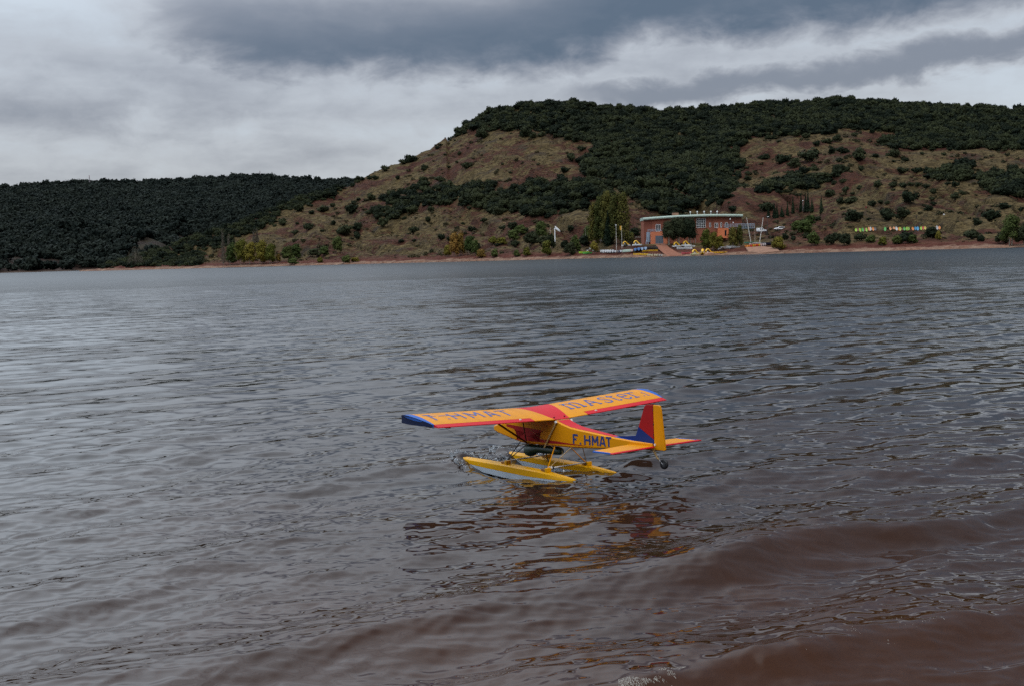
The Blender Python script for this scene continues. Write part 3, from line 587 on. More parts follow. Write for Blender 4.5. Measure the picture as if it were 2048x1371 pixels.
def bushes():
    R1 = [(480,290,85),(650,235,65),(735,275,90),(780,285,50),(825,275,45),(893,255,45),(915,280,40),(990,275,40),(1033,305,55),(285,460,32),(388,462,65),(240,537,58),(332,430,22),(197,420,16),(1000,420,60),(965,485,60),(945,540,60),(770,575,75),(860,605,60),(575,735,75),(668,718,60),(405,703,30),(415,827,62),(605,818,40),(660,815,70),(735,832,55),(245,875,50),(315,865,40),(365,788,30),(495,770,45),(1950,715,60),(1880,675,50),(1925,665,25),(220,350,30),(300,298,15),(322,300,14),(235,330,30),(60,425,80),(20,435,50),(145,470,50),(650,490,30),(600,440,25),(350,380,35),(265,385,25),(870,570,40),(1060,360,50),(1005,400,50)]
    R2 = [(980,325,40),(1088,308,40),(1016,310,22),(285,380,60),(497,362,28),(665,340,50),(800,370,60),(865,360,60),(740,388,50),(905,430,85),(835,435,60),(1010,475,110),(1108,460,50),(1225,455,85),(1290,405,60),(880,488,50),(415,470,70),(520,495,100),(700,485,110),(595,525,90),(920,548,70),(1018,545,40),(1225,490,25),(1300,485,40),(1404,443,30),(1470,412,45),(1540,445,35),(1580,415,35),(1590,458,20),(1275,560,65),(1375,555,60),(1440,560,70),(1530,550,50),(1620,545,70),(1700,530,60),(905,620,55),(850,630,40),(305,568,40),(300,605,45),(1012,660,45),(1125,655,60),(1220,650,50),(1222,670,25),(1285,650,60),(1330,640,40),(1378,642,55),(1434,652,35),(1472,690,45),(1612,648,55),(1825,675,40),(1660,695,45),(1610,725,60),(825,708,70),(920,685,50),(965,695,30),(885,752,60),(965,745,80),(1092,767,60),(1140,755,50),(1187,755,45),(1320,750,105),(1465,733,30),(1448,795,55),(1475,765,35),(440,687,32),(525,680,18),(575,675,35),(135,760,60),(184,750,25),(225,802,75),(415,800,95),(975,865,100),(1060,855,30),(1180,860,95),(1285,850,100),(1925,785,70),(2030,800,40),(745,858,60),(1830,860,120),(1750,890,60),(540,980,50),(590,985,40),(720,990,65),(800,985,40),(865,982,80),(670,970,60),(1010,985,70),(1235,1005,40),(1300,1000,90),(1470,960,80),(1720,970,110),(640,880,60)]
    R3 = [(1250,180,50),(1295,130,50),(1330,130,45),(1385,120,50),(1440,120,70),(1515,55,60),(1978,135,80),(1620,120,40),(1300,295,40),(800,385,100),(915,400,60),(1005,385,100),(1090,345,50),(1405,290,80),(1265,340,70),(1235,400,110),(1385,400,80),(675,495,70),(690,455,30),(797,490,35),(890,530,90),(780,570,60),(1002,550,40),(1095,495,45),(1180,580,120),(1290,540,80),(1288,612,75),(1650,635,50),(1755,635,45),(1980,608,70),(1865,465,60),(1890,385,60),(1680,445,40)]
    R4 = [(375,125,60),(745,150,50),(830,217,110),(530,300,90),(650,285,80),(610,315,80),(245,335,50),(965,125,75),(1160,205,75),(1260,195,120),(1385,225,90),(890,405,80),(1390,430,45),(1095,375,50),(1290,375,90),(1860,220,90),(240,235,120),(110,330,70)]
    rg = random.Random(9); n = 0; used = []
    for lst, ox, oy, k in ((R1, 800, 180, 2.926), (R2, 1400, 170, 3.16), (R3, 400, 330, 4.096), (R4, 780, 420, 5.12)):
        for X, Y, W in lst:
            px, py, w = ox + X / k, oy + Y / k, W / k
            if any(abs(px - a) < 5 and abs(py - b) < 5 for a, b in used): continue
            P = hit(px, py)
            if P is None: P = hit(px, py + 6)
            if P is None: continue
            used.append((px, py)); s = w * P[1] / FPX
            o = obj('oak_bush', rg.choice(BUSH), None, None, (P[0], P[1], P[2] - .08 * s), (0, 0, rg.uniform(0, 6.28)), (s * rg.uniform(.85, 1.25), s * rg.uniform(.8, 1.15), s * rg.uniform(.75, 1.15)))
            sz = 'large' if s > 7.2 else 'small' if s < 4.2 else 'middle-sized'
            if py < 320 and px < 940: zn = 'on the bare skyline shoulder of the hill'
            elif px < 700: zn = 'on the dry slope behind the yellow shore trees' if py > 420 else 'on the open ridge above the yellow shore trees'
            elif px < 1240 and py < 365: zn = 'on the ribbed dry brow under the summit wood'
            elif px < 905 and py > 430: zn = 'on the low red slope between the two groups of shore trees'
            elif px < 1240 and py > 430: zn = 'near the white flag' if px > 1000 else 'above the orange leaved shore trees'
            elif px < 1240: zn = 'beside the band of dark trees across the slope'
            elif px < 1500 and py > 385: zn = 'on the tan knoll behind the boat base building'
            elif px < 1500: zn = 'along the edge of the summit wood'
            elif py > 455: zn = 'on the bank below the parked cars' if px < 1700 else 'on the bank in front of the bright row of boats'
            elif py > 400: zn = 'above the bright row of boats' if px > 1690 else 'near the cypress row'
            elif py > 335: zn = 'on the middle slope uphill of the cypress row' if px < 1760 else 'on the middle slope uphill of the bright row of boats'
            else: zn = 'on the red upper slope under the ridge wood'
            tag(o, sz + ' dark evergreen bush ' + zn, 'bush', 'single evergreen bushes ' + zn); n += 1
    return n
bushes()

# ------------------------------------------------------------------ the model seaplane
def airfoil():
    top = [(0, .004), (.05, .020), (.1, .036), (.15, .050), (.2, .062), (.25, .071), (.3, .078), (.36, .080), (.41, .074), (.44, .062), (.457, .042)]
    bot = [(.452, .028), (.42, .018), (.3, .012), (.1, .003), (0, -.002)]
    return top, bot
TOPX = [p[0] for p in airfoil()[0]]; TOPZ = [p[1] for p in airfoil()[0]]
BOTX = [p[0] for p in airfoil()[1]][::-1]; BOTZ = [p[1] for p in airfoil()[1]][::-1]
ztop = lambda x: float(np.interp(x, TOPX, TOPZ)); zbot = lambda x: float(np.interp(x, BOTX + [.457], BOTZ + [.042]))
dih = lambda y: .05 * abs(y) / 1.2
def wing_piece(name, ya, yb, x0, x1, matl, parent, proud=0.0, n=14):
    # a spanwise slab of the aerofoil between two edge curves ya(x), yb(x) and chord x0..x1
    xs = [x0 + (x1 - x0) * (1 - math.cos(math.pi * i / n)) / 2 for i in range(n + 1)] if x1 > .4 else [x0 + (x1 - x0) * i / 4 for i in range(5)]
    sec = [(x, ztop(x) + proud) for x in xs] + [(x, zbot(x) - proud) for x in reversed(xs)][(1 if x1 > .45 else 0):]
    rings = []
    for t in (0, .25, .5, .75, 1):
        rings.append([(x, ya(x) + (yb(x) - ya(x)) * t, z + dih(ya(x) + (yb(x) - ya(x)) * t)) for x, z in sec])
    mb = MB().loft(rings); o = mb.build(name, matl, parent); return shade(o, 40)
GLY = {  # stroke letters in a 1 x 1 cell: polylines, with width factor
 'F': [[(0.08, 0), (0.08, 1)], [(0.0, .92), (.9, .92)], [(.08, .5), (.62, .5)]],
 '.': [[(.1, .08), (.5, .08)]], '-': [[(.1, .5), (.9, .5)]],
 'H': [[(.1, 0), (.1, 1)], [(.9, 0), (.9, 1)], [(.1, .5), (.9, .5)]],
 'M': [[(.08, 0), (.08, 1)], [(.92, 0), (.92, 1)], [(.08, .95), (.5, .32)], [(.92, .95), (.5, .32)]],
 'A': [[(.06, 0), (.44, 1)], [(.94, 0), (.56, 1)], [(.42, .94), (.58, .94)], [(.24, .30), (.76, .30)]],
 'T': [[(.5, 0), (.5, 1)], [(0, .92), (1, .92)]],
 'm': [[(.12, 0), (.12, 1)], [(0, .05), (.26, .05)], [(0, .95), (.12, .95)], [(.12, .80), (.25, .96), (.40, .92), (.5, .7), (.5, 0)], [(.40, .05), (.62, .05)], [(.5, .8), (.63, .96), (.78, .92), (.88, .7), (.88, 0)], [(.78, .05), (1, .05)]],
 'a': [[(.08, .0), (.46, 1)], [(.92, 0), (.52, 1)], [(.24, .36), (.76, .36)], [(0, .05), (.24, .05)], [(.78, .05), (1, .05)], [(.40, .95), (.60, .95)]],
 's': [[(.90, .78), (.72, .95), (.42, .98), (.16, .85), (.16, .66), (.40, .54), (.70, .44), (.88, .28), (.80, .08), (.5, .0), (.22, .04), (.08, .22)]],
 't': [[(.38, 1.12), (.38, .22), (.50, .06), (.72, .05), (.9, .18)], [(.05, .88), (.85, .88)]],
 'e': [[(.10, .54), (.90, .54), (.84, .82), (.62, .98), (.36, .97), (.14, .80), (.08, .46), (.18, .16), (.46, .02), (.74, .06), (.92, .24)]],
 'r': [[(.3, 0), (.3, 1)], [(.06, .05), (.56, .05)], [(.06, .95), (.3, .95)], [(.3, .70), (.48, .93), (.74, .97), (.92, .84)]],
 '1': [[(.5, 0), (.5, 1)], [(.2, .05), (.8, .05)], [(.2, .82), (.5, 1)]],
}
def letter(ch, u0, u1, v0, v1, wd, surf, matl, parent, seg=.02):
    # strokes expanded to quads; surf(u, v, lift) gives a point on the surface
    mb = MB(); k = 0
    for pl in GLY[ch]:
        P = [(u0 + (u1 - u0) * a, v0 + (v1 - v0) * b) for a, b in pl]
        Q = [P[0]]
        for a, b in zip(P, P[1:]):
            n = max(1, int(math.hypot(b[0] - a[0], b[1] - a[1]) / seg))
            Q += [(a[0] + (b[0] - a[0]) * i / n, a[1] + (b[1] - a[1]) * i / n) for i in range(1, n + 1)]
        V = []
        for i, p in enumerate(Q):
            a = Q[max(0, i - 1)]; b = Q[min(len(Q) - 1, i + 1)]; tx, ty = b[0] - a[0], b[1] - a[1]; l = math.hypot(tx, ty) or 1
            nx, ny = -ty / l * wd / 2, tx / l * wd / 2; lift = .0012 + .00025 * k
            V += [surf(p[0] + nx, p[1] + ny, lift), surf(p[0] - nx, p[1] - ny, lift)]
        mb.add(V, [(2 * i, 2 * i + 1, 2 * i + 3, 2 * i + 2) for i in range(len(Q) - 1)]); k += 1
    return mb.build('letter', matl, parent, fix=False)
def build_seaplane():
    pl = empty('model_seaplane')
    tag(pl, 'yellow model seaplane with red and blue trim skimming the lake on two floats', 'model plane')
    pi_, ba = -.0317, .0143
    F = np.array([-math.sin(HD) * math.cos(pi_), math.cos(HD) * math.cos(pi_), math.sin(pi_)]); Lf = np.array([-math.cos(HD), -math.sin(HD), 0]); U = np.cross(F, Lf)
    L2 = Lf * math.cos(ba) + U * math.sin(ba); U2 = np.cross(F, L2)
    pl.matrix_world = Matrix([[F[i], L2[i], U2[i], PLO[i]] for i in range(3)] + [[0, 0, 0, 1]])
    # fuselage
    S = [(.79, .052, -.090, -.128), (.77, .060, -.084, -.134), (.70, .069, -.066, -.149), (.60, .0726, -.045, -.168), (.50, .0726, -.005, -.189), (.44, .0726, .020, -.200), (.341, .0726, .012, -.207),
         (.12, .0726, .004, -.206), (0, .0726, -.001, -.205), (-.02, .0722, -.006, -.205), (-.09, .067, -.030, -.206), (-.165, .063, -.049, -.205), (-.25, .056, -.060, -.203), (-.38, .047, -.074, -.198), (-.60, .035, -.098, -.187), (-.80, .023, -.114, -.177), (-.975, .012, -.122, -.168)]
    rings = []
    for x, w, zt, zb in S:
        r = min(.010, w * .35)
        rings.append([(x, w, zb + r), (x, w, zt - r), (x, w - r, zt), (x, -w + r, zt), (x, -w, zt - r), (x, -w, zb + r), (x, -w + r, zb), (x, w - r, zb)])
    fus = shade(MB().loft(rings).build('fuselage', YEL, pl), 30)
    # red deck on the fuselage top behind the wing, then blue
    def deck(name, x0, x1, matl, inset):
        xs = [x0 + (x1 - x0) * i / 12 for i in range(13)]; V = []
        for x in xs:
            w = np.interp(-x, [-s[0] for s in S], [s[1] for s in S]) - inset; z = np.interp(-x, [-s[0] for s in S], [s[2] for s in S]) + .0015
            V += [(x, w, z), (x, -w, z)]
        return MB().add(V, [(2 * i, 2 * i + 2, 2 * i + 3, 2 * i + 1) for i in range(12)]).build(name, matl, fus, fix=False)
    deck('red_deck', -.016, -.595, RED, .011); deck('blue_deck', -.597, -.80, BLU, .009)
    bolt = [(.596, -.063), (.142, -.09), (.338, -.150), (.187, -.158), (-.048, -.166), (-.108, -.171), (-.40, -.183), (-.10, -.182), (.10, -.186), (.476, -.184), (.367, -.121), (.60, -.082)]
    wat = lambda x: float(np.interp(-x, [-s[0] for s in S], [s[1] for s in S]))
    for sgn in (1, -1):
        # densify so that the trim follows the tapering side
        P = []
        for a, b in zip(bolt, bolt[1:] + bolt[:1]):
            n = max(1, int(math.hypot(b[0] - a[0], b[1] - a[1]) / .03)); P += [(a[0] + (b[0] - a[0]) * i / n, a[1] + (b[1] - a[1]) * i / n) for i in range(n)]
        bm = bmesh.new(); vs = [bm.verts.new((x, 0, z)) for x, z in P]; bm.faces.new(vs); bmesh.ops.triangulate(bm, faces=bm.faces[:])
        bmesh.ops.subdivide_edges(bm, edges=bm.edges[:], cuts=1)
        for v in bm.verts: v.co.y = sgn * (wat(v.co.x) + .0012)
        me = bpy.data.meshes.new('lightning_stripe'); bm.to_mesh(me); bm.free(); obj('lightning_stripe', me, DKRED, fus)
        # registration letters on each side
        x0 = -.188
        for ch, a, b in (('F', 0, .056), ('.', .064, .100), ('H', .115, .178), ('M', .195, .258), ('A', .272, .332), ('T', .338, .392)):
            u0, u1 = (x0 - a, x0 - b) if sgn == 1 else (x0 - .392 + a, x0 - .392 + b)
            letter(ch, u0, u1, -.172, -.098, .0155, lambda u, v, l: (u, sgn * (wat(u) + l), v - .012 * (u + .188) * -.3), NAVY, fus, .02)
    MB().tube([(.788, 0, -.108), (.80, 0, -.108), (.82, 0, -.108), (.838, 0, -.108)], [.024, .024, .018, .004], 12).build('spinner', BLACK, pl, True)
    # wing
    edge = lambda x: .078 + .30 * x; AIL = .052
    tipx = [0, .045, .15, .28, .38, .43, .457]; tipy = [1.200, 1.206, 1.240, 1.262, 1.248, 1.222, 1.196]
    tin = lambda x: 1.196 - .06 * max(0, x - .30); tout = lambda x: float(np.interp(x, tipx, tipy))
    cs = wing_piece('wing_center_section', lambda x: -edge(x), lambda x: edge(x), 0, .457, RED, pl)
    for sgn in (1, -1):
        pan = wing_piece('wing_panel', lambda x: sgn * edge(x), lambda x: sgn * tin(x), AIL + .003, .457, RIBYEL, pl)
        wing_piece('trailing_edge', lambda x: sgn * edge(x), lambda x: sgn * .281, 0, AIL + .003, YEL, pan)
        ail = wing_piece('aileron', lambda x: sgn * .284, lambda x: sgn * 1.2, 0, AIL, RED, pl)
        wing_piece('wing_tip', lambda x: sgn * tin(x), lambda x: sgn * max(tout(x), 1.2), AIL + .003, .457, BLU, pl)
        cap = wing_piece('tip_cap', lambda x: sgn * (max(tout(x), 1.2) + .0003), lambda x: sgn * (max(tout(x), 1.2) + .0025), AIL + .006, .455, DKCAP, pl, proud=-.0012)
        MB().box((.03, sgn * .40, ztop(.03) + dih(.4) + .004), (.016, .012, .008)).build('control_horn', WHITEP, ail)
        MB().box((.05, sgn * 1.08, dih(1.08) - .004), (.06, .014, .014)).build('servo_cover', BLACK, pan)
        MB().tube([(.02, sgn * 1.12, .04), (-.05, sgn * 1.09, .0)], .0012, 5).build('aerial_wire', BLACK, pan)
        for x, y in ((.03, .055),): MB().tube([(x, sgn * y, ztop(x)), (x, sgn * y, ztop(x) + .010)], .006, 8).build('wing_bolt', BLACK, cs)
    ws = lambda u, v, l: (v, -u, ztop(v) + dih(u) + l)          # u runs to starboard, v forward
    pans = [c for c in pl.children if c.name.startswith('wing_panel')]
    for ch, a, b in (('F', -1.128, -1.02), ('-', -1.045, -.930), ('.', -1.005, -.965), ('H', -.940, -.832), ('M', -.778, -.652), ('A', -.605, -.508), ('T', -.472, -.366)):
        h0, h1 = (.13, .275) if ch != '-' else (.16, .255)
        if ch == 'F':
            letter('T', a - .02, a + .05, h0, h1, .020, ws, WLET, pans[0]); letter('-', a, b - .02, .19, .27, .012, ws, WLET, pans[0])
        elif ch == '-': letter('-', a, b, .19, .255, .014, ws, WLET, pans[0])
        else: letter(ch, a, b, h0, h1, .019, ws, WLET, pans[0])
    for ch, a, b in (('m', .215, .400), ('a', .440, .575), ('s', .620, .720), ('t', .735, .825), ('e', .850, .945), ('r', .960, 1.065), ('.', 1.072, 1.10), ('1', 1.105, 1.150)):
        h1 = .275 if ch not in '1' else .225
        letter(ch, a, b, .13, h1, .018 if ch != '1' else .010, ws, WLET, pans[1])
    # tail
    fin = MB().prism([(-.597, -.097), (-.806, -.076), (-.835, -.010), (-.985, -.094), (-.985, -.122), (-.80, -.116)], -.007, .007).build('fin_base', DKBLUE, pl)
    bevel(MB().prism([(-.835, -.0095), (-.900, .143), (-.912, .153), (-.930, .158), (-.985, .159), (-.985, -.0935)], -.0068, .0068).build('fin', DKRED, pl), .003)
    rud = bevel(MB().prism([(-.989, .158), (-1.045, .157), (-1.056, .150), (-1.064, .12), (-1.093, -.160), (-1.088, -.168), (-.989, -.168)], -.008, .008).build('rudder', YEL, pl), .004)
    MB().box((-1.0, .011, -.128), (.010, .012, .014)).build('control_horn', WHITEP, rud)
    for z in (.12, .02, -.06): MB().box((-.987, 0, z), (.006, .017, .012)).build('hinge', BLACK, rud)
    for sgn in (1, -1):
        st = bevel(MB().prism([(-.755, sgn * .018), (-.800, sgn * .425), (-.985, sgn * .440), (-.975, sgn * .010)], -.150, -.140, axis=2).build('stabilizer', YEL, pl), .004)
        MB().prism([(-.7985, sgn * .4255), (-.812, sgn * .452), (-.99, sgn * .456), (-.985, sgn * .4405)], -.1495, -.1405, axis=2).build('stabilizer_tip', BLU, st)
        bevel(MB().prism([(-.978, sgn * .014), (-.988, sgn * .455), (-1.026, sgn * .462), (-1.006, sgn * .022)], -.1495, -.1405, axis=2).build('elevator', RED, pl), .003)
    # tail wheel
    MB().tube([(-.972, 0, -.165), (-.985, 0, -.19), (-1.005, 0, -.222), (-1.022, 0, -.236)], [.010, .009, .007, .006], 6).build('tail_spring', BEIGE, pl)
    MB().tube([(-1.020, 0, -.234), (-1.050, .012, -.250), (-1.072, .014, -.264)], .0035, 6).build('wheel_fork', STEEL, pl)
    MB().tube([(-1.034, 0, -.190), (-1.032, 0, -.236)], .003, 5).build('steering_arm', STEEL, pl)
    def wheel(c, r, wd, par):
        prof = [(.45, -.5), (.80, -.5), (.95, -.32), (1, 0), (.95, .32), (.80, .5), (.45, .5)]
        rings = [[(c[0] + r * a * math.cos(t), c[1] + wd * b, c[2] + r * a * math.sin(t)) for a, b in prof] for t in [2 * math.pi * k / 28 for k in range(29)]]
        w = shade(MB().loft(rings, cap=False, closed=False).build('tail_wheel', BLACK, par), 40)
        hub = mat('grey_hub', (.05, .05, .055), .4)
        shade(MB().tube([(c[0], c[1] - wd * .36, c[2]), (c[0], c[1] + wd * .36, c[2])], r * .5, 20).build('rim', hub, w), 40)
        MB().tube([(c[0], c[1] - wd * .5, c[2]), (c[0], c[1] + wd * .5, c[2])], r * .10, 8).build('axle', STEEL, w)
    wheel((-1.072, 0, -.264), .037, .024, pl)
    # dark tank slung below
    tk = [(.458, .006), (.450, .026), (.425, .046), (.392, .053), (.355, .048), (.318, .036), (.29, .033), (.06, .033), (.035, .031), (.015, .024), (.010, .008)]
    rings = []
    for x, r in tk:
        zc = -.252 - .018 * max(0, min(1, (x - .29) / .08)); rings.append([(x, r * math.cos(t), zc + r * math.sin(t)) for t in [2 * math.pi * k / 18 for k in range(18)]])
    shade(MB().loft(rings).build('underslung_tank', TANKG, pl), 50)
    MB().tube([(.20, 0, -.285), (.19, .0, -.325), (.175, .0, -.345)], .006, 6).build('tank_bracket', BLACK, pl)
    # floats
    FS = [(1.040, .006, -.345, -.350, -.352), (1.02, .022, -.347, -.362, -.368), (.95, .036, -.350, -.388, -.402), (.86, .042, -.352, -.402, -.435), (.70, .045, -.355, -.414, -.462), (.45, .046, -.361, -.426, -.482), (.22, .045, -.369, -.436, -.488),
          (.10, .043, -.374, -.440, -.486), (-.06, .037, -.384, -.440, -.466), (-.22, .026, -.398, -.440, -.452), (-.33, .015, -.409, -.432, -.437), (-.362, .010, -.414, -.425, -.427)]
    FS = [(x, w, zd, zc + .010 * min(1, max(0, (zd - zc) / .06)), zk) for x, w, zd, zc, zk in FS]
    for sgn in (1, -1):
        c = sgn * .2172
        up_r = [[(x, c + w * .80, zd), (x, c - w * .80, zd), (x, c - w, zd - .010), (x, c - w * 1.02, zc), (x, c + w * 1.02, zc), (x, c + w, zd - .010)] for x, w, zd, zc, zk in FS]
        fl = shade(MB().loft(up_r).build('float', FYEL, pl), 30)
        lo = [[(x, c + w * 1.0, zc - .001), (x, c - w * 1.0, zc - .001), (x, c - w * .93, zc - .001 + .72 * (zk - zc)), (x, c, zk - .004), (x, c + w * .93, zc - .001 + .72 * (zk - zc))] for x, w, zd, zc, zk in FS]
        shade(MB().loft(lo).build('float_bottom', GREYB, fl), 30)
        for bx in (.4545, -.0288):
            zz = np.interp(-bx, [-s[0] for s in FS], [s[2] for s in FS])
            bevel(MB().box((bx, c, zz + .010), (.075, .030, .020)).build('mounting_block', BROWNW, fl), .003)
            bevel(MB().box((bx - .030, c, zz + .014), (.022, .050, .030)).build('mounting_bracket', FYEL, fl), .003)
    for bx, z in ((.440, -.338), (-.040, -.360)):
        MB().tube([(bx, .215, z), (bx, -.215, z)], .0055, 8).build('spreader_bar', mat('alloy_tube', (.62, .60, .58), .3, metal=.3), pl, True)
    MB().tube([(-.040, .186, -.360), (-.040, .160, -.360)], .014, 10).build('rudder_servo', WHITEP, pl, True)
    MB().tube([(-.040, .159, -.360), (-.040, .146, -.360)], .0125, 10).build('rubber_ring', BLACK, pl, True)
    for sgn in (1, -1):
        for a in ((.445, sgn * .060, -.200), (.350, sgn * .060, -.206)):
            MB().tube([a, (.4545, sgn * .205, -.343)], .0038, 6).build('float_leg', BLACK, pl)
        YW = BEIGE
        MB().tube([(.02, sgn * .066, -.204), (-.040, sgn * .205, -.362)], .0042, 6).build('float_leg', YEL, pl)
        MB().tube([(-.16, sgn * .058, -.204), (-.045, sgn * .205, -.362)], .0032, 6).build('float_leg', BEIGE, pl)
        MB().tube([(-.020, sgn * .082, -.016), (.125, sgn * .085, -.222)], .0075, 8, sq=.6).build('cabane_strut', BEIGE, pl)
        MB().tube([(-.018, sgn * .083, -.004), (-.021, sgn * .082, -.020)], .010, 8).build('strut_fitting', WHITEP, pl)
        MB().tube([(.345, sgn * .074, -.201), (.29, sgn * .46, .020)], .0085, 8, sq=.55).build('wing_strut', BROWNW, pl)
        MB().tube([(.348, sgn * .076, -.203), (.22, sgn * .22, .012)], .0045, 6).build('jury_strut', BLACK, pl)
        MB().tube([(.30, sgn * .077, -.09), (.0, sgn * .078, -.225)], .0012, 5).build('brace_wire', BEIGE, pl)
    MB().tube([(-.02, .03, -.235), (-.062, .06, -.29), (-.078, .07, -.34), (-.082, .075, -.385)], .0016, 5).build('steering_cord', BEIGE, pl)
    MB().sphere((-.082, .075, -.393), (.006, .006, .011), 8, 6).build('cord_weight', WHITEP, pl, True)
    MB().tube([(-.006, -.0722, -.003), (-.006, .0722, -.003)], .004, 6).build('rear_wing_dowel', BEIGE, pl)
    return pl
build_seaplane()

# spray thrown up by the float bows
def build_spray():
    f = np.array([-math.sin(HD), math.cos(HD)]); l = np.array([-math.cos(HD), -math.sin(HD)]); rg = random.Random(5)
    W = mat('spray_water', (.62, .66, .70), .2, .5, .05, 8); p = W.node_tree.nodes['Principled BSDF']; p.inputs['Transmission Weight'].default_value = .85; p.inputs['IOR'].default_value = 1.33
    for sgn, amp in ((1, 1.0), (-1, .8)):
        mb = MB(); dr = MB()
        for k in range(300):
            t = rg.random(); s = rg.choice((1, -1)); a = 1.10 - .42 * t * t + rg.gauss(0, .02); b = sgn * .2172 + s * (.015 + .17 * t ** 1.1 + rg.gauss(0, .018))
            hh = amp * (.065 * (1 - t) ** .7 + .012) * abs(rg.gauss(.55, .35))
            c = PLO[:2] + f * a + l * b; r = rg.uniform(.004, .014) * (1.25 - .6 * t)
            mb.sphere((c[0], c[1], .012 + hh * .8), (r * rg.uniform(.8, 1.8), r * rg.uniform(.8, 1.8), r * rg.uniform(.6, 1.3)), 6, 4)
        for k in range(80):
            t = rg.random(); s = rg.choice((1, -1)); a = 1.12 + rg.gauss(.02, .10) - .3 * t; b = sgn * .2172 + s * rg.uniform(.0, .30)
            c = PLO[:2] + f * a + l * b; r = rg.uniform(.0012, .0035); dr.sphere((c[0], c[1], .02 + abs(rg.gauss(0, .055)) * amp), r, 5, 4)
        o = mb.build('bow_spray', W, None, True, fix=False); tag(o, ('churned water thrown up round the bow of the nearer yellow float' if sgn == 1 else 'churned water thrown up round the bow of the farther yellow float'), 'spray', kind='stuff')
        md = o.modifiers.new('merge', 'REMESH'); md.mode = 'VOXEL'; md.voxel_size = .0055; md.use_smooth_shade = True
        dr.build('spray_drops', W, o, True, fix=False)
build_spray()

# ------------------------------------------------------------------ trees along the shore
def tree(name, label, P, hgt, wid, matl, clusters, nleaf, lsize, trunk_r, bark=None, seed=1, group=None, cat='tree', stems=1, core=True, stem_top=.8, squash=1.0):
    rg = random.Random(seed); t = empty(name, (P[0], P[1], P[2] - .15)); tag(t, label, cat, group)
    C = [(a * wid, b * wid, c * hgt, rx * wid, ry * wid, rz * hgt) for a, b, c, rx, ry, rz in clusters]
    cm = leaves('crown', C, nleaf, lsize, seed, [matl], core=core, squash=squash); obj('crown', cm, None, t)
    tm = MB()
    for k in range(stems):
        x, y = (rg.uniform(-.12, .12) * wid, rg.uniform(-.12, .12) * wid) if stems > 1 else (0, 0)
        top = rg.choice(C); px, py = top[0] * .8, top[1] * .8
        pts = [(x, y, 0), (x + .1 * (px - x) + rg.uniform(-.1, .1), y, hgt * .25), (x + .5 * (px - x), y + .5 * (py - y), hgt * .5), (px, py, hgt * stem_top)]
        tm.tube(pts, [trunk_r, trunk_r * .8, trunk_r * .5, trunk_r * .15], 6)
        for q in range(5):
            c = rg.choice(C); s = pts[1] if q < 2 else pts[2]; tm.tube([s, (c[0] * .6 + s[0] * .4, c[1] * .6 + s[1] * .4, max(s[2] + .2, c[2] * .7 + s[2] * .3)), c[:3]], [trunk_r * .35, trunk_r * .22, trunk_r * .08], 5)
    tm.build('trunk', bark or BARK, t); return t
def spire(seed, n=7, w=.5, base=.1, taper=.75, lean=0.0):      # narrow upright crown
    rg = random.Random(seed); out = []
    for k in range(n):
        u = k / (n - 1); z = base + (1 - base) * (u * .9 + .04); r = w * (1 - taper * u) * (.75 + .25 * math.sin(math.pi * min(1, u + .25)))
        out.append((rg.uniform(-.08, .08) * w + lean * u, rg.uniform(-.08, .08) * w, z, r, r, (1 - base) / n * 1.0))
    return out
def puffs(seed, n=8, w=.5, z0=.3, z1=.9, r=.24):
    rg = random.Random(seed); out = []
    for k in range(n):
        u = (k + .5) / n; t = k * 2.4; q = w * (1 - .55 * u) * rg.uniform(.4, .8); out.append((q * math.cos(t), q * math.sin(t), z0 + (z1 - z0) * u, r * rg.uniform(.8, 1.2), r * rg.uniform(.8, 1.2), r * .62 * rg.uniform(.8, 1.2)))
    return out
def put_tree(px, py_base, py_top, wpx, **k):
    P = hit(px, py_base)
    if P is None: return None
    return tree(P=P, hgt=(py_base - py_top) * P[1] / FPX, wid=wpx * P[1] / FPX, **k)
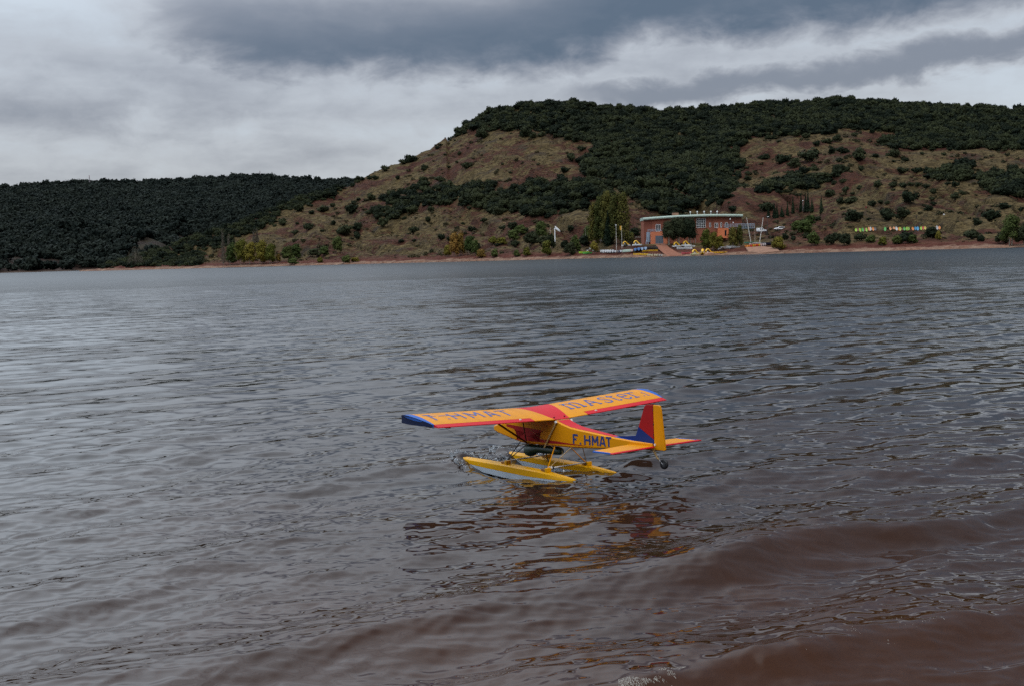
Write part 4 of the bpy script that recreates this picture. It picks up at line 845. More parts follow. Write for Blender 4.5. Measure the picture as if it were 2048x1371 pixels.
def shore_trees():
    # poplars by the boat base
    G = 'tall autumn poplars beside the boat base'
    for i, (px, b, t, w) in enumerate(((1190, 489, 408, 40), (1201, 488, 396, 42), (1216, 489, 385, 46), (1233, 489, 388, 44), (1248, 490, 386, 42))):
        put_tree(px, b, t, w, name='poplar_tree', label='tall yellowing poplar in the clump beside the boat base', matl=POP, clusters=puffs(100 + i, 16, .38, .12, .95, .17), nleaf=3600, lsize=.26, trunk_r=.2, bark=PALEBARK if i > 2 else BARK, seed=100 + i, group=G, core=(i in (1, 2)), stem_top=.9)
    put_tree(1217, 491, 424, 22, name='conifer_tree', label='dark conical evergreen standing in front of the tall yellow poplars', matl=CYP, clusters=spire(120, 8, .5, .05, .85), nleaf=2200, lsize=.22, trunk_r=.2, seed=120)
    put_tree(1189, 508.5, 481, 18, name='small_tree', label='small round yellow green tree between the white boats on the beach', matl=WIL, clusters=puffs(121, 8, .45, .38, .85, .26), nleaf=1400, lsize=.16, trunk_r=.10, seed=121)
    # dark trees grown over the middle of the building
    for i, (px, b, t, w) in enumerate(((1343, 490, 437, 34), (1362, 490, 430, 36), (1382, 489, 432, 36))):
        P = hit(px, b); P[1] = min(P[1], BLD[1] - 10.5); P[0] = (px - 1024) / FPX * P[1]; P[2] = float(main_h(P[0], P[1]))
        tree(P=P, hgt=(486 - t) * P[1] / FPX, wid=w * P[1] / FPX, name='plane_tree', label='dark leafy tree with bare pale stems against the orange building', matl=OAK, clusters=puffs(130 + i, 10, .42, .34, .88, .27), nleaf=2400, lsize=.22, trunk_r=.18, bark=PALEBARK, seed=130 + i, group='dark trees against the boat base front', stems=3)
    W = 'yellowing willow bushes on the bank below the building'
    for i, (px, b, t, w, m) in enumerate(((1412, 502, 456, 24, WIL), (1427, 503, 462, 22, WIL), (1440, 500, 470, 16, WIL), (1466, 497, 452, 20, POP), (1479, 494, 448, 16, POP))):
        put_tree(px, b, t, w, name='willow_bush', label='upright yellow green willow bush on the bank below the orange building', matl=m, clusters=puffs(140 + i, 9, .42, .22, .88, .24), nleaf=1700, lsize=.20, trunk_r=.09, seed=140 + i, group=W, stems=5)
    put_tree(1440, 477, 447, 20, name='pine_tree', label='small dark flat topped pine before the orange wall right of the big window', matl=CYP, clusters=[(-.2, 0, .85, .25, .25, .14), (.2, 0, .8, .25, .25, .13), (0, 0, .92, .25, .25, .1), (.35, .1, .70, .2, .2, .1)], nleaf=900, lsize=.18, trunk_r=.1, seed=146)
    put_tree(1556, 501, 471, 26, name='willow_bush', label='yellow green willow bush spreading over the end of the stone slipway', matl=WIL, clusters=puffs(150, 9, .5, .25, .8, .26), nleaf=1800, lsize=.20, trunk_r=.09, seed=150, stems=5)
    # cypress row
    for i, (px, b, t, w) in enumerate(((1537, 436, 416, 6), (1549, 437, 407, 7), (1554, 437, 410, 6), (1564, 434, 415, 8), (1575, 432, 404, 5), (1586, 428, 394, 6), (1602, 424, 388, 7), (1611, 424, 386, 7), (1616, 424, 379, 8), (1624, 424, 398, 7), (1643, 426, 394, 7))):
        put_tree(px, b, t, w * 1.3, name='cypress_tree', label='slim dark cypress in the row on the slope above the parked cars', matl=CYP, clusters=spire(160 + i, 7, .5, .04, .8), nleaf=700, lsize=.20, trunk_r=.12, seed=160 + i, group='row of slim cypresses above the parked cars', cat='tree')
    # left hand grove
    for i, (px, b, t, w, m) in enumerate(((462, 531, 487, 26, GRN), (482, 530, 477, 26, WIL), (500, 529, 484, 28, WIL), (522, 528, 481, 28, WIL), (541, 527, 487, 26, WIL), (575, 523, 492, 26, GRN), (592, 519, 488, 22, GRN))):
        put_tree(px, b, t, w, name='shore_tree', label=('yellowing' if m is WIL else 'greener') + ' leafy tree in the grove on the point', matl=m, clusters=puffs(180 + i, 9, .45, .22, .88, .25), nleaf=1900, lsize=.28, trunk_r=.14, bark=PALEBARK, seed=180 + i, group='leafy trees in the grove on the point', stems=2)
    for i, (px, b, t, w) in enumerate(((448, 530, 463, 9), (459, 527, 470, 8), (509, 500, 462, 8), (515, 498, 459, 8), (272, 532, 495, 26))):
        put_tree(px, b, t, w, name='bare_tree', label='bare grey ' + ('many stemmed tree on the tip of the point' if px < 300 else 'twiggy tree standing among the grove on the point'), matl=TWIG, clusters=spire(200 + i, 9, .6, .12, .5), nleaf=2200, lsize=.34, trunk_r=.06, bark=PALEBARK, seed=200 + i, group='bare trees on the point', core=False, stems=4, squash=.08)
    for i, (px, b, t, w, m) in enumerate(((648, 513, 492, 22, GRN), (676, 506, 472, 24, GRN), (628, 514, 496, 28, OAK), (640, 526, 514, 12, WIL), (692, 527, 510, 20, GRN), (710, 524, 514, 18, WIL), (585, 529, 516, 22, GRN), (526, 527, 505, 10, ORL), (557, 525, 507, 8, ORL), (895, 513, 488, 16, WIL), (908, 514, 463, 20, ORL), (921, 512, 462, 18, ORL), (939, 510, 469, 24, GRN), (950, 512, 478, 16, GRN), (962, 516, 498, 18, ORL), (985, 489, 473, 20, WIL), (1003, 490, 474, 22, WIL), (1025, 482, 458, 26, GRN), (1040, 471, 449, 26, GRN), (1062, 492, 462, 32, OAK), (1082, 480, 440, 26, GRN), (1102, 498, 466, 18, OAK), (1093, 512, 480, 20, WIL), (1085, 491, 470, 26, OAK), (1053, 513, 494, 14, WIL), (990, 515, 498, 14, GRN), (1033, 514, 499, 12, GRN), (1140, 512, 484, 24, OAK), (1150, 505, 470, 20, GRN), (1130, 497, 480, 18, OAK), (1168, 494, 470, 26, OAK), (1176, 482, 450, 22, GRN), (1255, 489, 462, 26, GRN), (1268, 474, 455, 24, OAK), (1765, 491, 474, 16, WIL), (1742, 486, 470, 20, GRN), (1660, 490, 468, 18, OAK), (1690, 491, 466, 26, OAK), (1626, 492, 462, 24, GRN), (1610, 470, 438, 30, GRN), (1595, 465, 440, 26, GRN), (1620, 450, 430, 22, GRN), (1795, 489, 470, 22, GRN), (1825, 487, 468, 18, GRN), (1862, 476, 452, 24, OAK), (1876, 480, 462, 10, WIL), (1945, 478, 462, 28, OAK), (1962, 484, 470, 14, OAK))):
        kind = {GRN: 'grey green leafy bush', WIL: 'yellow green leafy bush', ORL: 'orange yellow autumn bush', OAK: 'dark evergreen bush'}[m]
        zn = 'on the shore beside the grove on the point' if px < 760 else 'on the shore bank left of the white flag' if px < 1100 else 'among the boats around the poplars' if px < 1300 else 'below the cars and the bright boats'
        put_tree(px, b, t, w, name='shore_bush', label=kind + ' growing ' + zn, matl=m, clusters=puffs(220 + i, 9, .45, .25, .85, .27), nleaf=900 if b - t < 26 else 1500, lsize=.26, trunk_r=.07, seed=220 + i, group='bushes ' + zn, cat='bush', stems=3)
    put_tree(2022, 491, 428, 46, name='shore_tree', label='large thin green tree with pale forked trunk beyond the bright row of boats', matl=GRN, clusters=puffs(300, 12, .45, .2, .9, .2), nleaf=3600, lsize=.22, trunk_r=.2, bark=PALEBARK, seed=300, stems=3, core=False)
    for i, (px, b, t, w) in enumerate(((2046, 490, 446, 30), (2004, 488, 462, 26), (2062, 490, 440, 30))):
        put_tree(px, b, t, w, name='shore_bush', label='dark evergreen thicket at the foot of the tree with pale forked trunk', matl=OAK, clusters=puffs(310 + i, 9, .45, .25, .85, .27), nleaf=1300, lsize=.22, trunk_r=.08, seed=310 + i, group='thicket under the pale trunked tree', cat='bush', stems=3)
shore_trees()

# ------------------------------------------------------------------ boat base building
TERRA = mat('eave_shaded_terracotta', (.235, .084, .053), .85, .2, .14, .5); TERRAD = mat('bay_shade_terracotta', (.20, .066, .042), .85, .2, .14, .5)  # wall and bay tones carry the shade of the eaves and recesses
COPPER = mat('green_copper', (.33, .41, .35), .5, .4, .14, .6); SLATE = mat('slate_shutter', (.10, .12, .15), .5, .4, .08, 1); GLASS = mat('dark_glass', (.012, .016, .02), .08, .6, .1, 1)
WHITEF = mat('white_frame', (.62, .63, .63), .5, .4, .05, 2); RAIL = mat('blue_grey_rail', (.22, .29, .36), .5, .4, .05, 2)
CONC = mat('red_concrete', (.21, .088, .054), .9, .2, .2, .6, bump=.3); STONE = mat('pale_red_stone', (.23, .13, .088), .9, .2, .25, .5, bump=.4)
def build_base():
    b = empty('boat_base_building', (BLD[0], BLD[1], 0)); tag(b, 'long curved terracotta boat base building with rounded green copper roof edge', 'building')
    HALF = 21.4; PX = FPX / 520
    vf = lambda s: -5.5 * (1 - (s / HALF) ** 2)                 # front wall bows to the lake
    zr = lambda s: 15.6 + .7 * (1 - ((s - 5) / 27.0) ** 2)     # eaves height
    n = 40; S = [1.4 - HALF + 2 * HALF * i / n for i in range(n + 1)]
    V = []; F = []
    for s in S: V += [(s, vf(s), 3.0), (s, vf(s), zr(s)), (s, vf(s) + 11, 3.0), (s, vf(s) + 11, zr(s))]
    for i in range(n):
        a = 4 * i; F += [(a, a + 4, a + 5, a + 1), (a + 2, a + 3, a + 7, a + 6), (a + 1, a + 5, a + 7, a + 3)]
    F += [(0, 1, 3, 2), (4 * n, 4 * n + 2, 4 * n + 3, 4 * n + 1)]
    w = MB().add(V, F).build('wall', TERRA, b)
    # end bays as flat darker strips, recess and eave shade painted in
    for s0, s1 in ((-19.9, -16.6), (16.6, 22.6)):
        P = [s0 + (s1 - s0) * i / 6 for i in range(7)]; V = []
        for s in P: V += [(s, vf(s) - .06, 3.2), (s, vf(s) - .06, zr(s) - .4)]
        MB().add(V, [(2 * i, 2 * i + 2, 2 * i + 3, 2 * i + 1) for i in range(6)]).build('bay_shade_strip', TERRAD, w, fix=False)
    rings = []
    for s in S + []:
        sc = 1.015; rings.append([(s * sc, vf(s) - 1.0 - .62 * math.cos(t), zr(s) + .58 + .62 * math.sin(t)) for t in [math.pi * (k / 10 - .5) for k in range(11)]] + [(s * sc, vf(s) + 12, zr(s) + 1.3), (s * sc, vf(s) + 12, zr(s) + .02)])
    roof = shade(MB().loft(rings).build('roof', COPPER, b), 40)
    for px in (1385, 1399, 1413, 1427, 1440):
        s = (px - 1384) / PX; q = MB(); q.tube([(s, vf(s) + 4, zr(s) + 1.0), (s, vf(s) + 4, zr(s) + 2.3)], .10, 6).sphere((s, vf(s) + 4, zr(s) + 2.45), .36, 8, 5); q.build('roof_vent', WHITEF, roof)
    MB().box(((1357 - 1384) / PX, vf(-5) + 7, zr(-5) + 1.9), (2.6, 2, 1.2)).build('chimney', STONE, roof)
    def onwall(px, py): s = (px - 1384) / PX; return s, vf(s), EYE + (hor(px) - py) / FPX * (BLD[1] + vf(s))
    def window(px0, px1, py0, py1, nx, nz, door=False):
        s0, v0, z1 = onwall(px0, py0); s1, v1, z0 = onwall(px1, py1); sm = (s0 + s1) / 2; v = vf(sm) - .12; ang = math.atan2(vf(s1) - vf(s0), s1 - s0)
        fr = empty('door' if door else 'window', (sm, v, z0), ang, b); wd = s1 - s0; h = z1 - z0; t = .16
        m = MB()
        for i in range(nx + 1): m.box((-wd / 2 + wd * i / nx, 0, h / 2), (t, .12, h + t))
        for j in range(nz + 1): m.box((0, -.003, h * j / nz), (wd, .115, t))
        m.build('frame', WHITEF, fr)
        for i in range(nx):
            for j in range(nz): MB().box((-wd / 2 + wd * (i + .5) / nx, .02, h * (j + .5) / nz), (wd / nx - t, .03, h / nz - t)).build('pane', GLASS, fr)
    window(1394.5, 1412, 438.5, 455.5, 4, 4); window(1314.5, 1323.5, 450, 463, 2, 1, True); window(1431, 1438, 447, 456, 2, 1); window(1453.5, 1458.5, 446, 456, 1, 1); window(1420, 1423, 447, 455, 1, 1); window(1443, 1446, 446, 455, 1, 1)
    # projecting boat garage with balcony
    s0 = (1303 - 1384) / PX; s1 = (1332 - 1384) / PX; vv = min(vf(s0), vf(s1)) - 3.2; zt = 10.55
    g = MB().add([(s0, vv, 3), (s1 + .9, vv, 3), (s1, vv, zt), (s0, vv, zt), (s0, vf(s0) + .2, 3), (s1 + .9, vf(s1) + .2, 3), (s1, vf(s1) + .2, zt), (s0, vf(s0) + .2, zt)], [(0, 1, 2, 3), (4, 7, 6, 5), (0, 3, 7, 4), (1, 5, 6, 2), (3, 2, 6, 7)]).build('garage', mat('lit_terracotta', (.50, .165, .085), .85, .2, .12, .5), b)  # garage in a lighter copy of the wall colour, as lit clear of the eaves
    d0 = (1311 - 1384) / PX; d1 = (1326.5 - 1384) / PX
    for k in range(9): MB().box(((d0 + d1) / 2, vv - .03, 5.3 + .4 * k + .2), (d1 - d0, .06, .37)).build('shutter_slat', SLATE, g)
    rl = MB()
    for k in range(13):
        s = s0 - 1.5 + (s1 - s0 + 1.5) * k / 12; rl.tube([(s, vv + .1, zt - .02), (s, vv + .1, zt + 1.1)], .05, 5)
    for z in (.35, .7, 1.1): rl.tube([(s0 - 1.5, vv + .1, zt + z), (s1, vv + .1, zt + z)], .06, 5)
    rl.build('balcony_railing', RAIL, b)
    st = MB()
    for sx in (0, 1.1): st.tube([(s0 - 2.6 + sx, vv - 1.2, 5.3), (s0 - 1.4 + sx * .2, vv + 1.0, zt)], .10, 5)
    for k in range(12): u = k / 12; st.box((s0 - 2.1 + 1.0 * u, vv - 1.1 + 2.1 * u, 5.5 + (zt - 5.5) * u), (1.1, .28, .06))
    st.build('outside_stair', RAIL, b)
    MB().box((s0 - .8, vf(s0) - .9, 8.4), (1.4, 1.6, 4.2)).build('stair_tower', RAIL, b)
    # lower wing on the right
    a, v, zz = onwall(1446, 468); MB().box((a, v - 1.6, 9.2), (4.6, 3.2, 4.2)).build('lower_wing', mat('orange_render', (.56, .17, .075), .85, .2, .12, .5), b)
    MB().box((a + 1.0, v - 3.25, 9.3), (.7, .06, 2.4)).build('lower_door', GLASS, b)
    tr = MB(); a0 = (1450 - 1384) / PX; a1 = (1512 - 1384) / PX
    for z in (12.0, 12.5, 13.0): tr.tube([(a0, vf(a0) - 1.0, z), (a1, vf(16), z)], .09, 5)
    for k in range(15): u = k / 14; tr.tube([(a0 + (a1 - a0) * u, vf(a0) - 1 + (vf(16) - vf(a0) + 1) * u, 11.2), (a0 + (a1 - a0) * u, vf(a0) - 1 + (vf(16) - vf(a0) + 1) * u, 13)], .07, 5)
    tr.box(((a0 + a1) / 2, (vf(a0) - 1 + vf(16)) / 2 + .8, 11.15), (a1 - a0, 2.2, .25)); tr.build('terrace_railing', RAIL, b)
    # ramp from the garage to the water
    L0 = [((1311 - 1024) / FPX * 514, 514), ((1331 - 1024) / FPX * 514, 514)]; L1 = [((1338 - 1024) / FPX * 487, 486), ((1372 - 1024) / FPX * 483, 483)]
    V = []
    for i in range(13):
        u = i / 12
        for k in range(5):
            q = k / 4; xa = L0[0][0] + (L0[1][0] - L0[0][0]) * q; xb = L1[0][0] + (L1[1][0] - L1[0][0]) * q; ya = L0[0][1]; yb = L1[0][1] + (L1[1][1] - L1[0][1]) * q
            e = u * u * .3 + u * .7; x = xa + (xb - xa) * e; y = ya + (yb - ya) * u; V.append((x, y, 0))
    zc = [5.42 * (1 - i / 12) + .05 for i in range(13)]
    V = [(x, y, max(zc[i // 5], float(main_h(x, y)) + .06)) for i, (x, y, z) in enumerate(V)]
    ramp = MB().add(V, [(5 * i + k, 5 * i + k + 1, 5 * i + 6 + k, 5 * i + 5 + k) for i in range(12) for k in range(4)]).build('slipway_ramp', CONC, None, True); tag(ramp, kind='structure')
    if ramp.data.polygons[0].normal.z < 0: ramp.data.flip_normals()
    # stone slipway wedge
    P = [hit(1491, 497), hit(1500, 506.5), hit(1560, 505.5), hit(1545, 491)]
    A = [(p[0], p[1]) for p in P]; zt_ = [2.9, .25, 1.0, 3.2]; V = [(x, y, z) for (x, y), z in zip(A, zt_)] + [(x, y, -1.2) for x, y in A]
    sl = MB().add(V, [(0, 1, 2, 3), (0, 4, 5, 1), (1, 5, 6, 2), (2, 6, 7, 3), (3, 7, 4, 0)]).build('stone_slipway', STONE); tag(sl, 'sloping pale red stone slipway running down into the lake', 'slipway')
build_base()

# ------------------------------------------------------------------ boats, cars and small things on the far shore
CM = {}
def cmat(col, rough=.4):
    k = tuple(round(c, 3) for c in col)
    if k not in CM: CM[k] = mat('gel_coat', k, rough, .5, .08, 1.5)
    return CM[k]
def hull_rings(L, B, H, sharp=2.2, stern=.75, n=10, both=False):
    R_ = []
    for i in range(n + 1):
        u = i / n; x = L * (u - .5)
        w = B / 2 * (max(0.03, 1 - abs(2 * u - 1) ** sharp) if both else max(.03, min(1, stern + (1 - stern) * u * 3) * (1 - max(0, (u - .35) / .65) ** sharp)))
        k = H * (.18 * (2 * u - 1) ** 2)
        R_.append([(x, w, H + k * .6), (x, w * .92, H * .5 + k), (x, w * .45, k * .8), (x, -w * .45, k * .8), (x, -w * .92, H * .5 + k), (x, -w, H + k * .6)])
    return R_
HULLS = {}
def hull_mesh(key, *a, **k):
    if key not in HULLS:
        mb = MB().loft(hull_rings(*a, **k)); m = mesh(key, mb.v, mb.f); b = bmesh.new(); b.from_mesh(m); bmesh.ops.recalc_face_normals(b, faces=b.faces); b.to_mesh(m); b.free(); HULLS[key] = m
    return HULLS[key]
def hull_obj(name, key, col, parent=None, loc=(0, 0, 0), rot=(0, 0, 0), *a, **k):
    m = hull_mesh(key, *a, **k).copy(); m.materials.append(cmat(col)); o = bpy.data.objects.new(name, m); o.location = loc; o.rotation_euler = rot; link(o, parent); shade(o, 40); return o
def spot(px, py): 
    P = hit(px, py)
    return P if P is not None else ground(px, py)
WHT = (.66, .67, .67); YB = (.72, .42, .03); CREAM = (.62, .52, .34); LIME = (.38, .62, .05); GREENB = (.08, .45, .08); BLUEB = (.10, .22, .50); LBL = (.35, .48, .66); ORG = (.78, .25, .04); REDB = (.55, .035, .03); PINK = (.45, .09, .10); PALE = (.62, .45, .42); SAGE = (.24, .31, .25); GREY = (.32, .33, .31); NVY = (.02, .025, .06); CYAN = (.03, .27, .48); PEACH = (.85, .36, .16)
def kayak(px, py, L, col, rz, label, group, B=.8, H=.36, dz=0.0, roll=0.0):
    P = spot(px, py); o = hull_obj('kayak', 'kayak', col, None, (P[0], P[1], P[2] + dz), (roll, 0, rz), 1.0, 1.0, 1.0, 1.8, .7, 10, True); o.scale = (L, B, H); tag(o, label, 'kayak', group)
    MB().tube([(-.06, 0, 1.02), (.10, 0, 1.02)], [.20, .20], 8).build('cockpit', BLACK, o); return o
def dinghy(px, py, L, col, rz, label, group=None, B=1.6, H=.7, flip=False, dz=0.0, cover=None, name='dinghy'):
    P = spot(px, py); t = empty(name, P, rz); tag(t, label, 'boat', group)
    o = hull_obj('hull', 'dinghy', col, t, (0, 0, (H if flip else 0) + dz), (math.pi if flip else 0, 0, 0), 1.0, 1.0, 1.0, 2.4, .8, 10); o.scale = (L, B, H)
    if not flip:
        c = hull_obj('cover' if cover else 'deck', 'deck', cover or tuple(.8 * q for q in col), t, (0, 0, H * .9 + dz), (0, 0, 0), 1.0, 1.0, 1.0, 2.4, .8, 10); c.scale = (L * .94, B * .9, H * .22)
    return t
def pedal_boat(px, py, rz, col, label, group, L=4.0):
    P = spot(px, py); t = empty('pedal_boat', P, rz); tag(t, label, 'pedal boat', group)
    for y in (-.62, .62):
        o = hull_obj('pontoon', 'pontoon', col, t, (0, y, 0), (0, 0, 0), 1, 1, 1, 3.0, .7, 10, True); o.scale = (L, .62, .55)
    bevel(MB().box((-.1, 0, .52), (2.6, 1.5, .22)).build('deck', cmat(col), t), .05)
    bevel(MB().box((-.7, 0, .85), (.3, 1.4, .7)).build('seat_back', cmat((.5, .5, .5)), t), .06)
    pts = [(-1.5, 0, .55), (-1.25, 0, 1.35), (-.85, 0, 1.95), (-.35, 0, 2.05), (.15, 0, 1.6), (.75, 0, .95), (1.5, 0, .5)]
    MB().tube(pts, [.26] * 7, 6, sq=1.9).build('slide', cmat(YB), t, True)
    for y in (-.35, .35): MB().tube([(-1.3, y, .6), (-1.0, y, 1.6)], .05, 5).build('ladder_rail', cmat(YB), t)
    return t
def mast(t, h, r=.07, col=(.70, .68, .62), lean=(0, 0)):
    MB().tube([(0, 0, .3), (lean[0] * .5, lean[1] * .5, h * .5), (lean[0], lean[1], h)], [r, r * .9, r * .6], 6).build('mast', cmat(col), t)
def fleet():
    rg = random.Random(4); G = 'pedal boats with yellow slides drawn up by the ramp'
    pedal_boat(1252, 492.5, R(8), WHT, 'white pedal boat with yellow slide beside the wooden hut', G); pedal_boat(1274, 491.5, R(4), WHT, 'white pedal boat with yellow slide between hut and garage', G)
    pedal_boat(1354, 494.5, R(15), WHT, 'white pedal boat with yellow slide just right of the ramp top', G); pedal_boat(1373, 492.5, R(10), WHT, 'white pedal boat with yellow slide under the bank', G)
    pedal_boat(1391, 510, R(20), (.60, .58, .34), 'cream pedal boat with yellow slide at the water edge', G); pedal_boat(1406, 509, R(70), YB, 'all yellow pedal boat at the water edge', G); pedal_boat(1418, 508.5, R(12), (.62, .40, .32), 'pinkish pedal boat with yellow slide at the water edge', G)
    d = dinghy(1369, 499, 6.4, WHT, R(-14), 'long slim white hull lying under the pedal boats right of the ramp', None, 1.2, .8); dinghy(1380, 495, 4.6, WHT, R(6), 'white hull with upright stern lying under the bank', None, 1.2, .7)
    kayak(1168, 507, 4.6, LIME, R(10), 'lime green kayak lying on the beach near the small round tree', None, 1.2, .8); kayak(1175, 508, 4.2, GREENB, R(-8), 'bright green kayak lying on the beach near the small round tree', None, 1.2, .7)
    for i, px in enumerate((1176, 1181, 1186)): dinghy(px, 502.5, 4.2, (.55, .57, .58), R(80 + 6 * i), 'grey white dinghy on a rack behind the small round tree', 'grey white dinghies behind the small tree', 1.3, .5, dz=.9 * (i % 2))
    for i in range(6): dinghy(1203 + 4.6 * i, 506, 4.0, (.64, .66, .68), R(82 + rg.uniform(-5, 5)), 'white dinghy in the tight row drawn up on the beach', 'row of white dinghies drawn up on the beach', 1.25, 1.15, cover=(.60, .62, .64))
    dinghy(1229, 506, 4.2, NVY, R(75), 'dark navy dinghy beside the row of white dinghies', None, 1.3, 1.0); dinghy(1237, 505.5, 4.0, (.6, .62, .63), R(40), 'white dinghy tilted beside the navy dinghy', None, 1.3, .9); dinghy(1248, 505, 4.0, (.6, .62, .63), R(42), 'white dinghy tilted beside the sage green hull', None, 1.3, .9); dinghy(1242, 505.5, 3.6, NVY, R(60), 'dark dinghy wedged between two tilted white dinghies', None, 1.0, .8)
    dinghy(1258, 504, 5.4, SAGE, R(-12), 'sage green hull lying upside down on the beach', None, 1.9, 1.1, flip=True); dinghy(1266, 504, 4.0, PALE, R(70), 'pale beige dinghy beside the sage green hull', None, 1.2, 1.0)
    for i, (px, c) in enumerate(((1273, BLUEB), (1279, BLUEB), (1285, LBL), (1291, LBL))): dinghy(px, 502.5 - i * .7, 4.4, c, R(70 + 5 * i), ('deep blue' if c is BLUEB else 'pale blue') + ' dinghy in the row on the beach', 'blue dinghies in a row on the beach', 1.4, 1.1, cover=LBL if i % 2 else None)
    kayak(1296, 503.5, 5.0, YB, R(-6), 'yellow kayak lying beside the blue dinghies', 'yellow kayaks beside the blue dinghies', 1.0, .7); kayak(1305, 503, 4.4, YB, R(-12), 'yellow kayak pointing at the ramp beside the blue dinghies', 'yellow kayaks beside the blue dinghies', .9, .6)
    dinghy(1303, 498.5, 5.6, (.05, .055, .06), R(-22), 'dark motor boat under a pale grey cover left of the ramp', None, 2.0, .9, cover=(.42, .42, .38))
    for i in range(11):
        c = YB if i < 5 else CREAM if i < 9 else (.58, .50, .44)
        kayak(1272 + 5.0 * i, 510.5 + (1.0 if i > 4 else 0) + .14 * i, 4.0, c, R(118 - i * 2), ('yellow' if i < 5 else 'cream') + ' kayak in the row laid out along the water edge', 'kayaks laid out along the water edge', .95, .75)
    kayak(1373, 509, 4.0, PINK, R(-10), 'dusky pink kayak at the foot of the ramp', None, 1.2, .9)
    for i in range(4): kayak(1431 + 5.5 * i, 506.5, 4.0, YB, R(15 + 8 * i), 'yellow kayak on the rocks beyond the pedal boats', 'yellow kayaks on the rocks beyond the pedal boats', .85, .55)
    for i in range(5): dinghy(1446 + 6 * i, 499.5 - .7 * i, 4.8, (.55, .56, .56), R(20 + rg.uniform(-12, 12)), 'white sailing dinghy stacked on the trolleys below the bank', 'white dinghies stacked below the bank', 1.3, .55, dz=.5 * (i % 2))
    for i in range(10):
        c = (ORG, ORG, REDB, YB, ORG, REDB, (.75, .45, .04), PALE, (.62, .54, .52), (.62, .56, .55))[i]
        kayak(1493 + 3.9 * i, 495.5 - .42 * i, 3.8, c, R(100), {0: 'orange'}.get(0 if c in (ORG,) else 1, 'red' if c is REDB else 'yellow' if i in (3, 6) else 'pale pink') + ' kayak in the row on top of the stone slipway', 'kayaks in a row on top of the stone slipway', .9, .9)
    # sailing boats with masts
    for px, py, tx, ty, col, lb in ((1502, 487, 1494, 436, (.06, .20, .14), 'green catamaran with a tall mast leaning towards the building'), (1519, 488, 1527, 436, (.55, .55, .5), 'white catamaran with a tall mast leaning towards the van')):
        P = spot(px, py); t = empty('catamaran', P, R(20)); tag(t, lb, 'catamaran')
        for y in (-1.1, 1.1):
            o = hull_obj('hull', 'pontoon', col, t, (0, y, 0), (0, 0, 0), 1, 1, 1, 3.0, .7, 10, True); o.scale = (5.2, .45, .6)
        MB().box((0, 0, .62), (2.2, 2.2, .08)).build('trampoline', BLACK, t)
        lx = (tx - px) / FPX * P[1]; h = (py - ty) / FPX * P[1]; c, s = math.cos(R(20)), math.sin(R(20)); mast(t, h, .12, lean=(lx * c, -lx * s))
    for px, py, h, lb, col in ((1171, 489, 8.0, 'small white sailing dinghy with a bare mast behind the beach', WHT), (1534, 489, 5.6, 'navy sailing dinghy with slim dark mast on the slipway', NVY), (1541, 490, 5.0, 'navy sailing dinghy with short dark mast beside the willow', NVY), (1510, 490, 7.6, 'low dinghy with slim red mast between the catamarans', PALE)):
        t = dinghy(px, py, 4.6, col, R(15), lb, None, 1.5, .7, name='sailing_dinghy'); mast(t, h, .045, (.6, .55, .45) if col is not NVY else (.10, .09, .08))
    for px, py in ((1207, 483), (1222, 483.5)): dinghy(px, py, 3.6, (.6, .6, .6), R(30), 'white dinghy half hidden under the poplars', 'white dinghies half hidden under the poplars', 1.5, .9)
    kayak(1153, 481, 3.2, (.6, .08, .04), R(60), 'red kayak propped among the bushes near the white flag', None, 1.6, 1.0)
    # bright row of small boats up on the bank
    row = [(125,210,LIME),(165,208,(.22,.03,.03)),(205,210,LIME),(265,205,GREENB),(305,204,(.22,.03,.03)),(345,205,LIME),(400,185,PEACH),(438,188,WHT),(490,190,ORG),(540,185,(.10,.09,.09)),(755,190,GREENB),(860,180,PEACH),(943,180,PEACH),(995,180,WHT),(1045,190,ORG),(1075,186,(.50,.52,.06)),(1165,185,GREENB),(1225,185,LIME),(1262,183,(.22,.42,.04)),(1345,182,ORG),(1405,178,CYAN),(1455,178,(.06,.33,.60)),(1530,172,LIME),(1575,168,REDB),(1615,168,(.62,.50,.08)),(1735,165,(.35,.25,.10)),(1870,160,(.48,.48,.5)),(1925,162,ORG)]
    nm = {LIME: 'lime green', GREENB: 'bright green', PEACH: 'peach coloured', WHT: 'white', ORG: 'orange', CYAN: 'blue', REDB: 'red'}
    for i, (X, Y, c) in enumerate(row):
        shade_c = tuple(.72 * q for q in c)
        px, py = 1700 + X / 10.78, 445 + Y / 10.78; P = spot(px, py)
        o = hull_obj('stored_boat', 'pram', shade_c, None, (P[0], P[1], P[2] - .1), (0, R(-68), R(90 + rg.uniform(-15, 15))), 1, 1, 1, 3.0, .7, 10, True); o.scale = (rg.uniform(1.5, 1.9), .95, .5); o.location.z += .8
        tag(o, nm.get(c, 'dark red' if c[0] < .23 and c[1] < .1 else 'dull coloured') + ' small boat propped upright in the bright row on the bank', 'boat', 'small boats propped in a bright row on the bank')
    # poles and flags
    P = spot(1111, 493); t = empty('flag_pole', P); tag(t, 'white flag pole with a long white flag on the mound by the beach', 'flag'); h = 41 / FPX * P[1]
    MB().tube([(0, 0, 0), (0, 0, h)], [.13, .07], 8).build('pole', cmat(WHT), t)
    V = []; 
    for i in range(9):
        u = i / 8
        for j in range(5): q = j / 4; V.append((.1 + u * 2.3, .35 * math.sin(u * 7) * u, h - .2 - 2.1 * u ** 1.2 - q * (1.5 - .5 * u)))
    f = MB().add(V, [(5 * i + j, 5 * i + 5 + j, 5 * i + 6 + j, 5 * i + 1 + j) for i in range(8) for j in range(4)]).build('flag', cmat((.74, .75, .76), .8), t, True, fix=False); f.modifiers.new('t', 'SOLIDIFY').thickness = .03
